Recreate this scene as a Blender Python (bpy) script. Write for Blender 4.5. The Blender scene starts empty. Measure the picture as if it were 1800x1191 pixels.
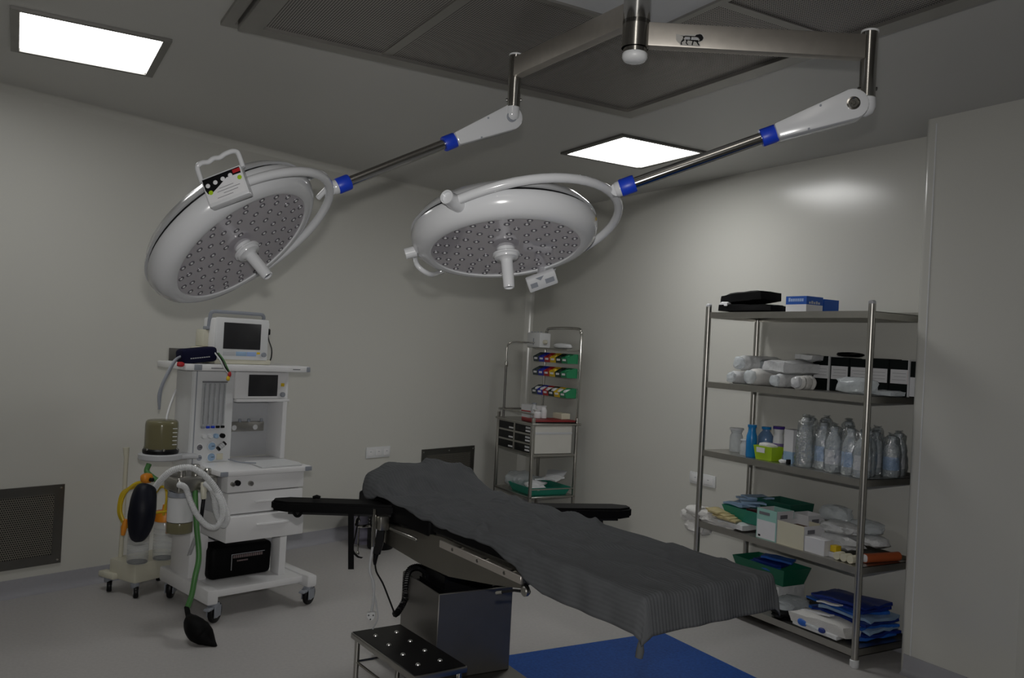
import bpy, bmesh, math, random
from mathutils import Vector, Matrix, noise
random.seed(7)
scene = bpy.context.scene
COL = scene.collection
R = math.radians

# ------------------------------------------------------------------ camera
FPX, YAW, PITCH, ROLL, EYE = 1517.6, R(29.93), R(0.452), R(3.063), 1.6
cf = Vector((math.sin(YAW)*math.cos(PITCH), math.cos(YAW)*math.cos(PITCH), math.sin(PITCH)))
r0 = Vector((math.cos(YAW), -math.sin(YAW), 0)); u0 = r0.cross(cf)
cr_ = r0*math.cos(ROLL) + u0*math.sin(ROLL)
cu = -r0*math.sin(ROLL) + u0*math.cos(ROLL)
CAM = Vector((0, 0, EYE))
cam_d = bpy.data.cameras.new('camera'); cam = bpy.data.objects.new('camera', cam_d); COL.objects.link(cam)
cam_d.sensor_width = 36; cam_d.lens = FPX/1800*36; cam_d.clip_start = .05
m = Matrix((cr_, cu, -cf)).transposed().to_4x4(); m.translation = CAM
cam.matrix_world = m
scene.camera = cam
# ------------------------------------------------------------------ light
w = bpy.data.worlds.new('world'); scene.world = w; w.use_nodes = True
w.node_tree.nodes['Background'].inputs[0].default_value = (.02, .02, .02, 1)
vs = scene.view_settings
vs.view_transform = 'Standard'; vs.look = 'None'; vs.gamma = 1; vs.use_curve_mapping = False
vs.exposure = 0.75
PANEL = 8.0          # emission of the ceiling light panels
FLASH = 11.0          # watts of the flash on top of the camera
fl_d = bpy.data.lights.new('camera_flash', 'AREA'); fl_d.shape = 'RECTANGLE'; fl_d.size = .07; fl_d.size_y = .04
fl_d.spread = R(118); fl_d.energy = FLASH; fl_d.color = (1, .98, .95)
fl = bpy.data.objects.new('camera_flash', fl_d); COL.objects.link(fl)
m2 = m.copy(); m2.translation = CAM + cu*.15 + cf*.03; fl.matrix_world = m2

# ------------------------------------------------------------------ pixel -> point on a real plane
def ray(x, y): return cf + cr_*((x-900)/FPX) - cu*((y-595.5)/FPX)
def onz(x, y, z): d = ray(x, y); return CAM + d*((z-EYE)/d.z)
def onx(x, y, X): d = ray(x, y); return CAM + d*(X/d.x)
def onp(x, y, P, n): d = ray(x, y); n = Vector(n); return CAM + d*((Vector(P)-CAM).dot(n)/d.dot(n))
def dep(x, y, D): return CAM + ray(x, y)*D
def V(*a): return Vector(a)

# ------------------------------------------------------------------ materials
MATS = {}
def mat(name, c, rough=.5, metal=0, var=.06, vscale=8, bump=0, bscale=60, alpha=1, emit=0, coat=0, spec=.5, trans=0):
    if name in MATS: return MATS[name]
    M = bpy.data.materials.new(name); M.use_nodes = True; MATS[name] = M
    nt = M.node_tree; b = nt.nodes['Principled BSDF']
    b.inputs['Roughness'].default_value = rough; b.inputs['Metallic'].default_value = metal
    b.inputs['Alpha'].default_value = alpha; b.inputs['Coat Weight'].default_value = coat
    b.inputs['Specular IOR Level'].default_value = spec; b.inputs['Transmission Weight'].default_value = trans
    tc = nt.nodes.new('ShaderNodeTexCoord'); nz = nt.nodes.new('ShaderNodeTexNoise')
    nz.inputs['Scale'].default_value = vscale; nz.inputs['Detail'].default_value = 4
    nt.links.new(tc.outputs['Object'], nz.inputs['Vector'])
    mx = nt.nodes.new('ShaderNodeMix'); mx.data_type = 'RGBA'
    mx.inputs[6].default_value = (*[v*(1-var) for v in c], 1); mx.inputs[7].default_value = (*[min(1, v*(1+var)) for v in c], 1)
    nt.links.new(nz.outputs['Fac'], mx.inputs[0]); nt.links.new(mx.outputs[2], b.inputs['Base Color'])
    if bump:
        n2 = nt.nodes.new('ShaderNodeTexNoise'); n2.inputs['Scale'].default_value = bscale
        nt.links.new(tc.outputs['Object'], n2.inputs['Vector'])
        bp = nt.nodes.new('ShaderNodeBump'); bp.inputs['Strength'].default_value = bump; bp.inputs['Distance'].default_value = .01
        nt.links.new(n2.outputs['Fac'], bp.inputs['Height']); nt.links.new(bp.outputs['Normal'], b.inputs['Normal'])
    if emit:
        b.inputs['Emission Color'].default_value = (*c, 1); b.inputs['Emission Strength'].default_value = emit
    return M
def perforated(name, c, pitch, rad, axes=(0, 1), rough=.4, metal=.8, stagger=False, hole=(.004, .004, .004)):
    M = mat(name, c, rough, metal); nt = M.node_tree; b = nt.nodes['Principled BSDF']; N = nt.nodes.new; L = nt.links.new
    tc = N('ShaderNodeTexCoord'); sp = N('ShaderNodeSeparateXYZ'); L(tc.outputs['Object'], sp.inputs[0])
    def ma(op, a, v=None, b2=None):
        n = N('ShaderNodeMath'); n.operation = op
        if hasattr(a, 'node'): L(a, n.inputs[0])
        else: n.inputs[0].default_value = a
        if v is not None:
            if hasattr(v, 'node'): L(v, n.inputs[1])
            else: n.inputs[1].default_value = v
        return n.outputs[0]
    a0 = ma('DIVIDE', sp.outputs[axes[0]], pitch); a1 = ma('DIVIDE', sp.outputs[axes[1]], pitch)
    if stagger: a0 = ma('ADD', a0, ma('MULTIPLY', ma('FLOOR', a1), .5))
    fx = ma('SUBTRACT', ma('FRACT', a0), .5); fy = ma('SUBTRACT', ma('FRACT', a1), .5)
    d = ma('SQRT', ma('ADD', ma('MULTIPLY', fx, fx), ma('MULTIPLY', fy, fy)))
    h = ma('LESS_THAN', d, rad/pitch)
    src = b.inputs['Base Color'].links[0].from_socket
    mx = N('ShaderNodeMix'); mx.data_type = 'RGBA'; L(h, mx.inputs[0]); L(src, mx.inputs[6]); mx.inputs[7].default_value = (*hole, 1)
    L(mx.outputs[2], b.inputs['Base Color'])
    L(ma('MULTIPLY', ma('SUBTRACT', 1, h), metal), b.inputs['Metallic'])
    L(ma('ADD', ma('MULTIPLY', h, .5), rough), b.inputs['Roughness'])
    return M
WALL = mat('wall_paint', (.60, .595, .555), .21, var=.015, vscale=1.5, bump=.04, bscale=3)
CEIL = mat('ceiling_paint', (.53, .525, .50), .4, var=.015, vscale=1.5)
FLOORM = mat('vinyl_floor', (.47, .455, .447), .42, var=.13, vscale=60)
BASEM = mat('vinyl_skirting', (.36, .36, .39), .45, var=.05, vscale=60)
BLUEM = mat('blue_vinyl', (.012, .075, .32), .55, var=.6, vscale=75, spec=.25)
STEEL = mat('brushed_steel', (.44, .43, .40), .33, 1, var=.10, vscale=14)
ARMST = mat('satin_arm_steel', (.46, .43, .39), .5, .9, var=.12, vscale=25)
LAMST = mat('laminar_steel', (.34, .33, .31), .42, .85, var=.1, vscale=6)
STEELD = mat('dark_steel', (.20, .195, .185), .38, 1, var=.15, vscale=9)
CHROME = mat('polished_chrome', (.55, .54, .51), .13, 1, var=.03)
WHITE = mat('white_enamel', (.78, .78, .79), .25, var=.02)
WHITEP = mat('white_plastic', (.70, .71, .72), .38, var=.03)
LAMPW = mat('lamp_white', (.65, .66, .68), .18, var=.015, coat=.3)
GREYP = mat('grey_plastic', (.28, .30, .34), .45)
LGREY = mat('light_grey_plastic', (.50, .51, .53), .4)
BLACK = mat('black_vinyl', (.0025, .0025, .003), .6, var=.3, spec=.12)
BLACKP = mat('black_plastic', (.005, .005, .006), .4, var=.2, spec=.25)
SCREEN = mat('dark_screen', (.028, .028, .031), .3, var=.1)
CREAM = mat('cream_plastic', (.62, .60, .49), .42)
ORANGE = mat('orange_plastic', (.72, .25, .012), .4)
YELLOW = mat('yellow_tube', (.62, .44, .015), .35)
GREEN = mat('green_hose', (.07, .21, .06), .4)
LIME = mat('lime_plastic', (.38, .58, .015), .4)
BLUEC = mat('blue_collar', (.01, .05, .55), .4)
NAVY = mat('navy_cloth', (.003, .0035, .024), .8, spec=.2, bump=.3, bscale=200)
BAGN = mat('navy_rubber', (.004, .005, .012), .5, spec=.25)
SHEETK = (.092, .096, .102)
CLEAR = mat('clear_plastic', (.80, .84, .86), .12, alpha=.28, var=.05)
CLEARB = mat('cloudy_plastic', (.72, .77, .80), .2, alpha=.55, var=.15, vscale=30, bump=.6, bscale=40)
def film(name, fac=.16, bscale=38, rough=.09):
    M = bpy.data.materials.new(name); M.use_nodes = True; MATS[name] = M; nt = M.node_tree; N = nt.nodes.new; L = nt.links.new
    nt.nodes.remove(nt.nodes['Principled BSDF']); out = nt.nodes['Material Output']
    tr = N('ShaderNodeBsdfTransparent'); tr.inputs[0].default_value = (.93, .95, .96, 1); gl = N('ShaderNodeBsdfGlossy'); gl.inputs['Roughness'].default_value = rough; gl.inputs[0].default_value = (.95, .96, .97, 1)
    tc = N('ShaderNodeTexCoord'); nz = N('ShaderNodeTexNoise'); nz.inputs['Scale'].default_value = bscale; nz.inputs['Detail'].default_value = 3; L(tc.outputs['Object'], nz.inputs['Vector'])
    bp = N('ShaderNodeBump'); bp.inputs['Strength'].default_value = 1; bp.inputs['Distance'].default_value = .02; L(nz.outputs['Fac'], bp.inputs['Height']); L(bp.outputs['Normal'], gl.inputs['Normal'])
    lw = N('ShaderNodeLayerWeight'); lw.inputs[0].default_value = .4; L(bp.outputs['Normal'], lw.inputs['Normal'])
    ml_ = N('ShaderNodeMath'); ml_.operation = 'MULTIPLY_ADD'; ml_.inputs[1].default_value = .45; ml_.inputs[2].default_value = fac; L(lw.outputs['Facing'], ml_.inputs[0])
    mx = N('ShaderNodeMixShader'); L(ml_.outputs[0], mx.inputs[0]); L(tr.outputs[0], mx.inputs[1]); L(gl.outputs[0], mx.inputs[2]); L(mx.outputs[0], out.inputs[0]); return M
FILM = film('crinkled_film')
AMBER = mat('amber_plastic', (.20, .185, .10), .15, alpha=.78)
WRAP = mat('white_wrap', (.66, .67, .68), .35, var=.18, vscale=25, bump=.5, bscale=40)
CLOTHW = mat('white_cloth', (.68, .67, .65), .8, var=.1, bump=.4, bscale=120)
TAN = mat('tan_glove', (.50, .42, .22), .6, var=.4, vscale=30)
TEAL = mat('green_tray', (.012, .23, .16), .4)
CARD = mat('cream_card', (.62, .59, .46), .7)
CARDW = mat('white_card', (.68, .68, .70), .6)
MINT = mat('mint_card', (.30, .55, .49), .6)
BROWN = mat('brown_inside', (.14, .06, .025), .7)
LBLUE = mat('light_blue_wrap', (.30, .44, .62), .5, var=.25, vscale=20)
MBLUE = mat('blue_wrap', (.02, .12, .50), .4, var=.5, vscale=14)
DBLUE = mat('dark_blue_wrap', (.008, .03, .22), .4, var=.5, vscale=14)
CYAN = mat('cyan_plastic', (.01, .22, .55), .3)
BOXBLUE = mat('box_blue', (.012, .09, .42), .5)
PURPLE = mat('purple_cap', (.05, .02, .22), .4)
RED = mat('red_plastic', (.45, .015, .02), .45)
REDO = mat('red_orange_wrap', (.45, .10, .03), .5)
YELP = mat('yellow_plastic', (.70, .48, .01), .4)
BINB = mat('bin_blue', (.02, .03, .38), .4)
BINR = mat('bin_red', (.42, .02, .02), .4)
BING = mat('bin_green', (.015, .22, .09), .4)
PAPER = mat('paper_label', (.72, .72, .74), .6)
PRINT = mat('grey_print', (.16, .16, .18), .7)
PRINTB = mat('blue_print', (.30, .42, .70), .6)
LILAC = mat('lilac_bin', (.30, .29, .38), .5)
GLASSL = mat('lamp_lens_plate', (.44, .42, .455), .12, .10, var=.10, vscale=9, coat=1)
LEDM = mat('led_lens', (.16, .155, .175), .1, .3)
LEDC = mat('led_glint', (.75, .75, .76), .25, .3)  # pale centre colour, a painted glint on each LED lens
DIFF = mat('light_diffuser', (1, 1, .985), .5, var=0, emit=PANEL)
DIFF1 = mat('dimmer_light_diffuser', (1, 1, .985), .5, var=0, emit=PANEL*.6)
PERF = perforated('perforated_steel', (.42, .40, .38), .0105, .0036, (0, 1), .42, .75)
PERFV = perforated('perforated_grille', (.32, .30, .26), .0125, .0043, (0, 2), .42, .8, True)

# ------------------------------------------------------------------ mesh helpers
MW = {}
def B(): return bmesh.new()
def box(bm, x0, x1, y0, y1, z0, z1, bev=0, seg=2, M=None):
    vs_ = [bm.verts.new((x, y, z)) for x in (x0, x1) for y in (y0, y1) for z in (z0, z1)]
    fs = [bm.faces.new([vs_[i] for i in q]) for q in ((0,1,3,2),(4,6,7,5),(0,4,5,1),(2,3,7,6),(0,2,6,4),(1,5,7,3))]
    out = vs_
    if bev:
        es = list({e for f in fs for e in f.edges})
        r = bmesh.ops.bevel(bm, geom=es, offset=bev, segments=seg, affect='EDGES', profile=.5, clamp_overlap=True)
        out = list({v for f in r['faces'] for v in f.verts} | {v for v in vs_ if v.is_valid})
    if M is not None:
        for v in out: v.co = M @ v.co
    return bm
def frame_of(d):
    d = d.normalized(); a = V(0, 0, 1) if abs(d.z) < .9 else V(1, 0, 0)
    x = a.cross(d).normalized(); return x, d.cross(x)
def tube(bm, pts, r, seg=10, caps=True, closed=False):
    pts = [Vector(p) for p in pts]; n = len(pts); rings = []
    rr = r if isinstance(r, (list, tuple)) else [r]*n
    t0 = (pts[1]-pts[0]).normalized(); x, y = frame_of(t0)
    for i, p in enumerate(pts):
        a = pts[(i-1) % n] if (i > 0 or closed) else pts[i]; b = pts[(i+1) % n] if (i < n-1 or closed) else pts[i]
        t = (b-a).normalized() if (b-a).length > 1e-9 else t0
        x = (x - t*x.dot(t)).normalized(); y = t.cross(x)
        rings.append([bm.verts.new(p + (x*math.cos(k*2*math.pi/seg) + y*math.sin(k*2*math.pi/seg))*rr[i]) for k in range(seg)])
    for i in range(n if closed else n-1):
        A, C = rings[i], rings[(i+1) % n]
        for k in range(seg): bm.faces.new((A[k], A[(k+1) % seg], C[(k+1) % seg], C[k]))
    if caps and not closed:
        bm.faces.new(list(reversed(rings[0]))); bm.faces.new(rings[-1])
    return bm
def cyl(bm, p0, p1, r, r1=None, seg=18): return tube(bm, [p0, p1], [r, r if r1 is None else r1], seg)
def lathe(bm, prof, c=(0, 0, 0), ax=None, seg=28, ex=None):
    """prof: (radius, height) along axis ax from c"""
    c = Vector(c); ax = Vector(ax or (0, 0, 1)).normalized(); x, y = frame_of(ax); rings = []
    for r, h in prof:
        if r < 1e-6: rings.append([bm.verts.new(c+ax*h)])
        else: rings.append([bm.verts.new(c+ax*h+(x*math.cos(k*2*math.pi/seg)+y*math.sin(k*2*math.pi/seg))*r) for k in range(seg)])
    for A, C in zip(rings, rings[1:]):
        for k in range(seg):
            q = []
            for v in (A[k % len(A)], A[(k+1) % len(A)], C[(k+1) % len(C)], C[k % len(C)]):
                if v not in q: q.append(v)
            if len(q) > 2: bm.faces.new(q)
    for rg, rev in ((rings[0], True), (rings[-1], False)):
        if len(rg) > 2: bm.faces.new(list(reversed(rg)) if rev else rg)
    return bm
def prism(bm, pts, off):
    off = Vector(off); a = [bm.verts.new(Vector(p)) for p in pts]; b = [bm.verts.new(Vector(p)+off) for p in pts]; n = len(a)
    bm.faces.new(a); bm.faces.new(list(reversed(b)))
    for i in range(n): bm.faces.new((a[i], b[i], b[(i+1) % n], a[(i+1) % n]))
    return bm
def spl(pts, n=8, closed=False):
    P = [Vector(p) for p in pts]; out = []; N = len(P)
    rng = range(N if closed else N-1)
    for i in rng:
        p0 = P[(i-1) % N] if (i > 0 or closed) else P[i]*2-P[i+1]; p1 = P[i]; p2 = P[(i+1) % N]
        p3 = P[(i+2) % N] if (i+2 < N or closed) else p2*2-p1
        for k in range(n):
            t = k/n
            out.append(.5*((2*p1)+(-p0+p2)*t+(2*p0-5*p1+4*p2-p3)*t*t+(-p0+3*p1-3*p2+p3)*t**3))
    if not closed: out.append(P[-1])
    return out
def blob(bm, c, s, seed=0, amp=.15, freq=2.2, sub=3, rz=0, flat=None):
    r = bmesh.ops.create_icosphere(bm, subdivisions=sub, radius=1); c = Vector(c); ca, sa = math.cos(rz), math.sin(rz)
    for v in r['verts']:
        p = v.co.copy(); n = noise.noise(p*freq+V(seed*7.3, seed*3.1, seed))
        n2 = noise.noise(p*freq*2.7+V(seed*1.3, 5, seed*2)); q = p*(1+amp*(n+.5*n2))
        # squarish cross-section, flat underside
        q = V(*[math.copysign(abs(k)**.8, k) for k in q])
        if flat is not None and q.z < -flat: q.z = -flat
        q = V(q.x*s[0], q.y*s[1], q.z*s[2]); v.co = c + V(q.x*ca-q.y*sa, q.x*sa+q.y*ca, q.z)
    return bm
def pack(bm, c, s, seed=0, amp=.012, rz=0, tilt=0, bev=.008, n=5):
    """soft folded pack: a box cut into a grid and ruffled"""
    M = Matrix.Translation(Vector(c)) @ Matrix.Rotation(rz, 4, 'Z') @ Matrix.Rotation(tilt, 4, 'X')
    r = bmesh.ops.create_cube(bm, size=1); es = list({e for v in r['verts'] for e in v.link_edges})
    s2 = bmesh.ops.subdivide_edges(bm, edges=es, cuts=n, use_grid_fill=True)
    for v in bm.verts:
        p = v.co.copy(); k = max(abs(p.x), abs(p.y))*2
        p.z *= 1-.35*max(0, k-.7)/.3
        q = V(p.x*s[0], p.y*s[1], p.z*s[2]); d = noise.noise_vector(q*14+V(seed*3, seed, 0))
        v.co = M @ (q + V(d.x, d.y, d.z*.6)*amp)
    return bm
def fin(name, bm, material, parent=None, world=True, smooth=True, ang=40, recalc=True):
    if recalc: bmesh.ops.recalc_face_normals(bm, faces=bm.faces)
    me = bpy.data.meshes.new(name); bm.to_mesh(me); bm.free()
    for mt in (material if isinstance(material, (list, tuple)) else [material]): me.materials.append(mt)
    if smooth:
        me.shade_smooth(); me.set_sharp_from_angle(angle=R(ang))
    o = bpy.data.objects.new(name, me); COL.objects.link(o)
    if parent is not None:
        P = MW[parent.name]
        if world: me.transform(P.inverted())
        o.parent = parent; MW[o.name] = P
    else: MW[o.name] = Matrix()
    return o
def tagp(o, label=None, cat=None, group=None, kind=None):
    for k, v in (('label', label), ('category', cat), ('group', group), ('kind', kind)):
        if v: o[k] = v
    return o
def thing(name, label, cat, loc=(0, 0, 0), rz=0, group=None):
    o = bpy.data.objects.new(name, None); COL.objects.link(o); o.empty_display_size = .1
    o.location = loc; o.rotation_euler = (0, 0, rz); MW[o.name] = Matrix.Translation(Vector(loc)) @ Matrix.Rotation(rz, 4, 'Z')
    return tagp(o, label, cat, group)
def one(name, bm, material, label, cat, group=None, **k):
    o = fin(name, bm, material, **k); me = o.data
    xs = [v.co for v in me.vertices]; lo = [min(c[i] for c in xs) for i in range(3)]; hi = [max(c[i] for c in xs) for i in range(3)]
    c = V((lo[0]+hi[0])/2, (lo[1]+hi[1])/2, lo[2]); me.transform(Matrix.Translation(-c)); o.location = c; MW[o.name] = Matrix.Translation(c)
    return tagp(o, label, cat, group)
def struct(name, bm, material, parent=None, **k):
    o = fin(name, bm, material, parent, **k)
    if parent is None: o['kind'] = 'structure'
    return o
def copy_part(o, parent, loc):
    c = o.copy(); COL.objects.link(c); c.parent = parent; c.location = loc; return c

# ================================================================== room
H = 2.91
WA = R(20.5); wd = V(math.cos(WA), math.sin(WA), 0); wn = V(-math.sin(WA), math.cos(WA), 0); WP = V(0, 5.70, 0)
XR, XP, YP = 4.42, 4.12, 2.90
def wl(s, z, off=0): return WP + wd*s - wn*off + V(0, 0, z)          # point on the left wall, off = towards the room
SC = XR/wd.x; corner = wl(SC, 0)
SL = -2.2/wd.x; lc = wl(SL, 0)
struct('floor', box(B(), -2.3, 4.6, -1.7, 7.6, -.1, 0), FLOORM, smooth=False)
struct('ceiling', box(B(), -2.3, 4.6, -1.7, 7.6, H, H+.1), CEIL, smooth=False)
b = B(); prism(b, [wl(SL-.1, 0), wl(SC+.2, 0), wl(SC+.2, H), wl(SL-.1, H)], wn*.1); struct('wall_left', b, WALL, smooth=False)
struct('wall_right', box(B(), XR, XR+.1, YP-.05, 7.5, 0, H), WALL, smooth=False)
b = B(); prism(b, [V(XP, -1.7, 0), V(XP, YP-.04, 0)] + [V(XP+.04-.04*math.cos(t*R(15)), YP-.04+.04*math.sin(t*R(15)), 0) for t in range(1, 6)] + [V(XP+.04, YP, 0), V(XR+.1, YP, 0), V(XR+.1, -1.7, 0)], V(0, 0, H))
struct('wall_right_near', b, WALL)
struct('wall_behind', box(B(), -2.3, 4.6, -1.7, -1.6, 0, H), WALL, smooth=False)
struct('wall_side', box(B(), -2.3, -2.2, -1.7, 5.0, 0, H), WALL, smooth=False)
# coved trims
def cove(p0, p1, n_room, z, up, r, name, m_, k=6):
    b = B(); prof = [(0, 0)] + [(r*(1-math.sin(i/k*math.pi/2)), r*(1-math.cos(i/k*math.pi/2))) for i in range(k+1)]
    pts = [Vector(p0)+Vector(n_room)*a+V(0, 0, z+up*c) for a, c in prof]; prism(b, pts, Vector(p1)-Vector(p0)); return struct(name, b, m_)
cove(wl(SL, 0), wl(SC, 0), -wn, H, -1, .045, 'trim_1', WALL)
# corner cove strip (a lighter moulding down the acute corner)
b = B(); c0 = corner; dA = -wd; dB = V(0, -1, 0)
pa, pb = c0+dA*.075, c0+dB*.075; mid = c0+(dA+dB)*.045
prism(b, [c0, pa, mid, pb], V(0, 0, H)); struct('trim_2', b, WALL)
# vertical joint bead near the edge of the projecting wall, and the jamb further right
struct('trim_3', box(B(), XP-.003, XP, YP-.075, YP-.069, .1, H-.03), WHITEP)
b = B(); box(b, XP-.02, XP+.01, 1.0, 2.28, 0, H-.3, .006); struct('door_1', b, WALL)
def skirting(name, p0, p1, n, h=.10):
    b = B(); n = Vector(n); prof = [(0, 0), (0, h), (.006, h), (.007, .045), (.011, .024), (.021, .009), (.035, .0025), (.04, 0)]
    prism(b, [Vector(p0)+n*a+V(0, 0, z) for a, z in prof], Vector(p1)-Vector(p0)); struct(name, b, BASEM)
skirting('baseboard_left', wl(SL, 0), wl(SC, 0), -wn)
skirting('baseboard_right', V(XR, YP, 0), V(XR, corner.y, 0), V(-1, 0, 0))
skirting('baseboard_right_near', V(XP, -1.6, 0), V(XP, YP-.035, 0), V(-1, 0, 0))
b = B(); box(b, 1.74, 3.31, .8, 3.845, 0, .003); o = one('floor_mat', b, BLUEM, 'large speckled blue vinyl panel laid in the grey floor under the operating table', 'floor mat', smooth=False)

# ceiling lights
def ceiling_light(x0, x1, y0, y1, label, dm=DIFF):
    t = thing('ceiling_light', label, 'ceiling light', ((x0+x1)/2, (y0+y1)/2, H-.02), group='recessed ceiling lights')
    f = .028; b = B()
    for a in ((x0-f-.012, x0-.004, y0-f, y1+f), (x1+.004, x1+f+.012, y0-f, y1+f), (x0-.004, x1+.004, y0-f, y0-.002), (x0-.004, x1+.004, y1+.002, y1+f)):
        box(b, a[0], a[1], a[2], a[3], H-.014, H-.0005)
    fin('frame', b, STEELD, t, smooth=False)
    b = B(); box(b, x0, x1, y0, y1, H-.008, H-.001, .003, 1); fin('diffuser', b, dm, t)
ceiling_light(-.045, .515, 4.23, 4.84, 'bright square ceiling panel nearest the left wall, above the anaesthesia machine', DIFF1)
ceiling_light(3.14, 3.74, 4.22, 4.84, 'bright square ceiling panel seen between the two surgical light arms')

# laminar-flow ceiling diffuser
lx0, lx1, ly0, ly1 = .69, 2.89, .84, 3.82
t = thing('laminar_flow_diffuser', 'large stainless laminar-flow ceiling diffuser with perforated panels around the lamp column', 'air diffuser', ((lx0+lx1)/2, (ly0+ly1)/2, H-.05))
b = B()
def ring(b, x0, x1, y0, y1, wdt, z0, z1):
    box(b, x0, x0+wdt, y0, y1, z0, z1); box(b, x1-wdt, x1, y0, y1, z0, z1); box(b, x0+wdt, x1-wdt, y0, y0+wdt, z0, z1); box(b, x0+wdt, x1-wdt, y1-wdt, y1, z0, z1)
ring(b, lx0, lx1, ly0, ly1, .05, H-.018, H-.001); fin('outer_flange', b, LAMST, t, smooth=False)
b = B(); ring(b, lx0+.06, lx1-.06, ly0+.06, ly1-.06, .085, H-.045, H-.019+.018); fin('inner_frame', b, LAMST, t, smooth=False)
cx, cy, sq = 1.76, 2.33, .36
xs = (lx0+.145, 1.385, 2.13, lx1-.145); ys = (ly0+.145, 1.97, 2.69, ly1-.145)
def perf_panel(x0, x1, y0, y1): b = B(); box(b, x0, x1, y0, y1, H-.03, H-.024); fin('perforated_panel', b, PERF, t, smooth=False)
g = .022
perf_panel(xs[0], xs[1]-g, ys[2]-.34+.0, ys[3]); perf_panel(xs[0], xs[1]-g, ys[0], ys[2]-.34-2*g)
perf_panel(xs[1]+g, xs[3], ys[2]+g, ys[3])
perf_panel(xs[2]+g, xs[3], 2.35+g, ys[2]+g); perf_panel(xs[2]+g, xs[3], ys[0], 2.35-g)
perf_panel(xs[1]+g, xs[2]-g, ys[0], ys[1]-g)
b = B(); box(b, xs[1]-g, xs[1]+g, ys[0], ys[3], H-.036, H-.022); fin('divider_bar', b, LAMST, t, smooth=False)
b = B(); box(b, xs[2]-g, xs[3], 2.35-g, 2.35+g, H-.036, H-.022); fin('divider_bar', b, LAMST, t, smooth=False)
b = B(); box(b, xs[2]-g, xs[2]+g, ys[0], ys[2], H-.036, H-.022); fin('divider_bar', b, LAMST, t, smooth=False)
b = B(); ring(b, 1.40, 2.12, 1.97, 2.69, .03, H-.06, H-.02); fin('centre_frame', b, LAMST, t, smooth=False)
b = B(); box(b, 1.43, 2.09, 2.0, 2.66, H-.05, H-.03); fin('centre_plate', b, LGREY, t, smooth=False)

# wall grilles and sockets on the left wall
def wall_local(name, label, cat, s, group=None):
    return thing(name, label, cat, wl(s, 0), WA, group)
def grille(s0, s1, z0, z1, label, screws):
    t = wall_local('air_return_grille', label, 'air grille', (s0+s1)/2); w2 = (s1-s0)/2; f = .055
    b = B()
    for a in ((-w2, -w2+f, z0, z1), (w2-f, w2, z0, z1), (-w2+f, w2-f, z0, z0+f), (-w2+f, w2-f, z1-f, z1)): box(b, a[0], a[1], -.010, -.0005, a[2], a[3])
    fin('frame', b, STEELD, t, world=False, smooth=False)
    b = B(); box(b, -w2+f, w2-f, -.008, -.001, z0+f, z1-f); fin('perforated_plate', b, PERFV, t, world=False, smooth=False)
    for x, z in screws(w2, z0, z1):
        b = B(); lathe(b, [(0, .004), (.006, .003), (.008, 0)], (x, -.010, z), (0, -1, 0), 10); fin('screw', b, CHROME, t, world=False)
grille(-.42, .325, .16, .63, 'perforated steel return-air grille low on the left wall by the picture edge', lambda w, a, c: ((w-.02, c-.02), (w-.02, a+.02), (-w+.02, c-.02), (-w+.02, a+.02), (0, c-.02)))
grille(3.315, 3.995, .15, .66, 'dark steel return-air grille in the left wall behind the operating table', lambda w, a, c: ((w-.02, c-.025), (-w+.02, c-.025), (0, c-.025)))
def socket(t_args, n, flip=None):
    t = thing(*t_args[:3], **t_args[3]); wdt = t_args[4]; z = t_args[5]; h = t_args[6]
    b = B(); box(b, -wdt/2, wdt/2, -.012, -.0005, z, z+h, .004); fin('plate', b, WHITEP, t, world=False)
    for i in range(n):
        x = -wdt/2+wdt*(i+.5)/n; b = B(); box(b, x-wdt/n*.36, x+wdt/n*.36, -.016, -.011, z+h*.18, z+h*.82, .003); fin('switch', b, WHITE, t, world=False)
        b = B(); box(b, x-.008, x+.008, -.0175, -.0155, z+h*.55, z+h*.6); fin('slot', b, GREYP, t, world=False)
socket(('wall_socket', 'white three-gang wall socket on the left wall above the table head', 'wall socket', dict(loc=wl(2.81, 0), rz=WA, group='wall sockets'), .26, .625, .09), 3)
b0 = onx(1213, 845, XR); b1 = onx(1259, 860, XR)
socket(('wall_socket', 'white wall socket on the right wall behind the rack left post', 'wall socket', dict(loc=V(XR, (b0.y+b1.y)/2, 0), rz=R(-90), group='wall sockets'), .27, .655, .085), 2)
t = wall_local('gas_outlet_panel', 'steel wall service panel behind the navy pressure cuff', 'outlet panel', 0)
q0 = onp(297, 611, WP, wn); q1 = onp(352, 636, WP, wn); s0, s1 = [(q-WP).dot(wd) for q in (q0, q1)]
b = B(); box(b, s0, s1, -.012, -.0005, q1.z, q0.z, .003); fin('plate', b, STEELD, t, world=False)
b = B(); box(b, s0+.06, s1-.02, -.03, -.012, q1.z+.015, q0.z-.012, .004); fin('outlet_block', b, WHITEP, t, world=False)

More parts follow.
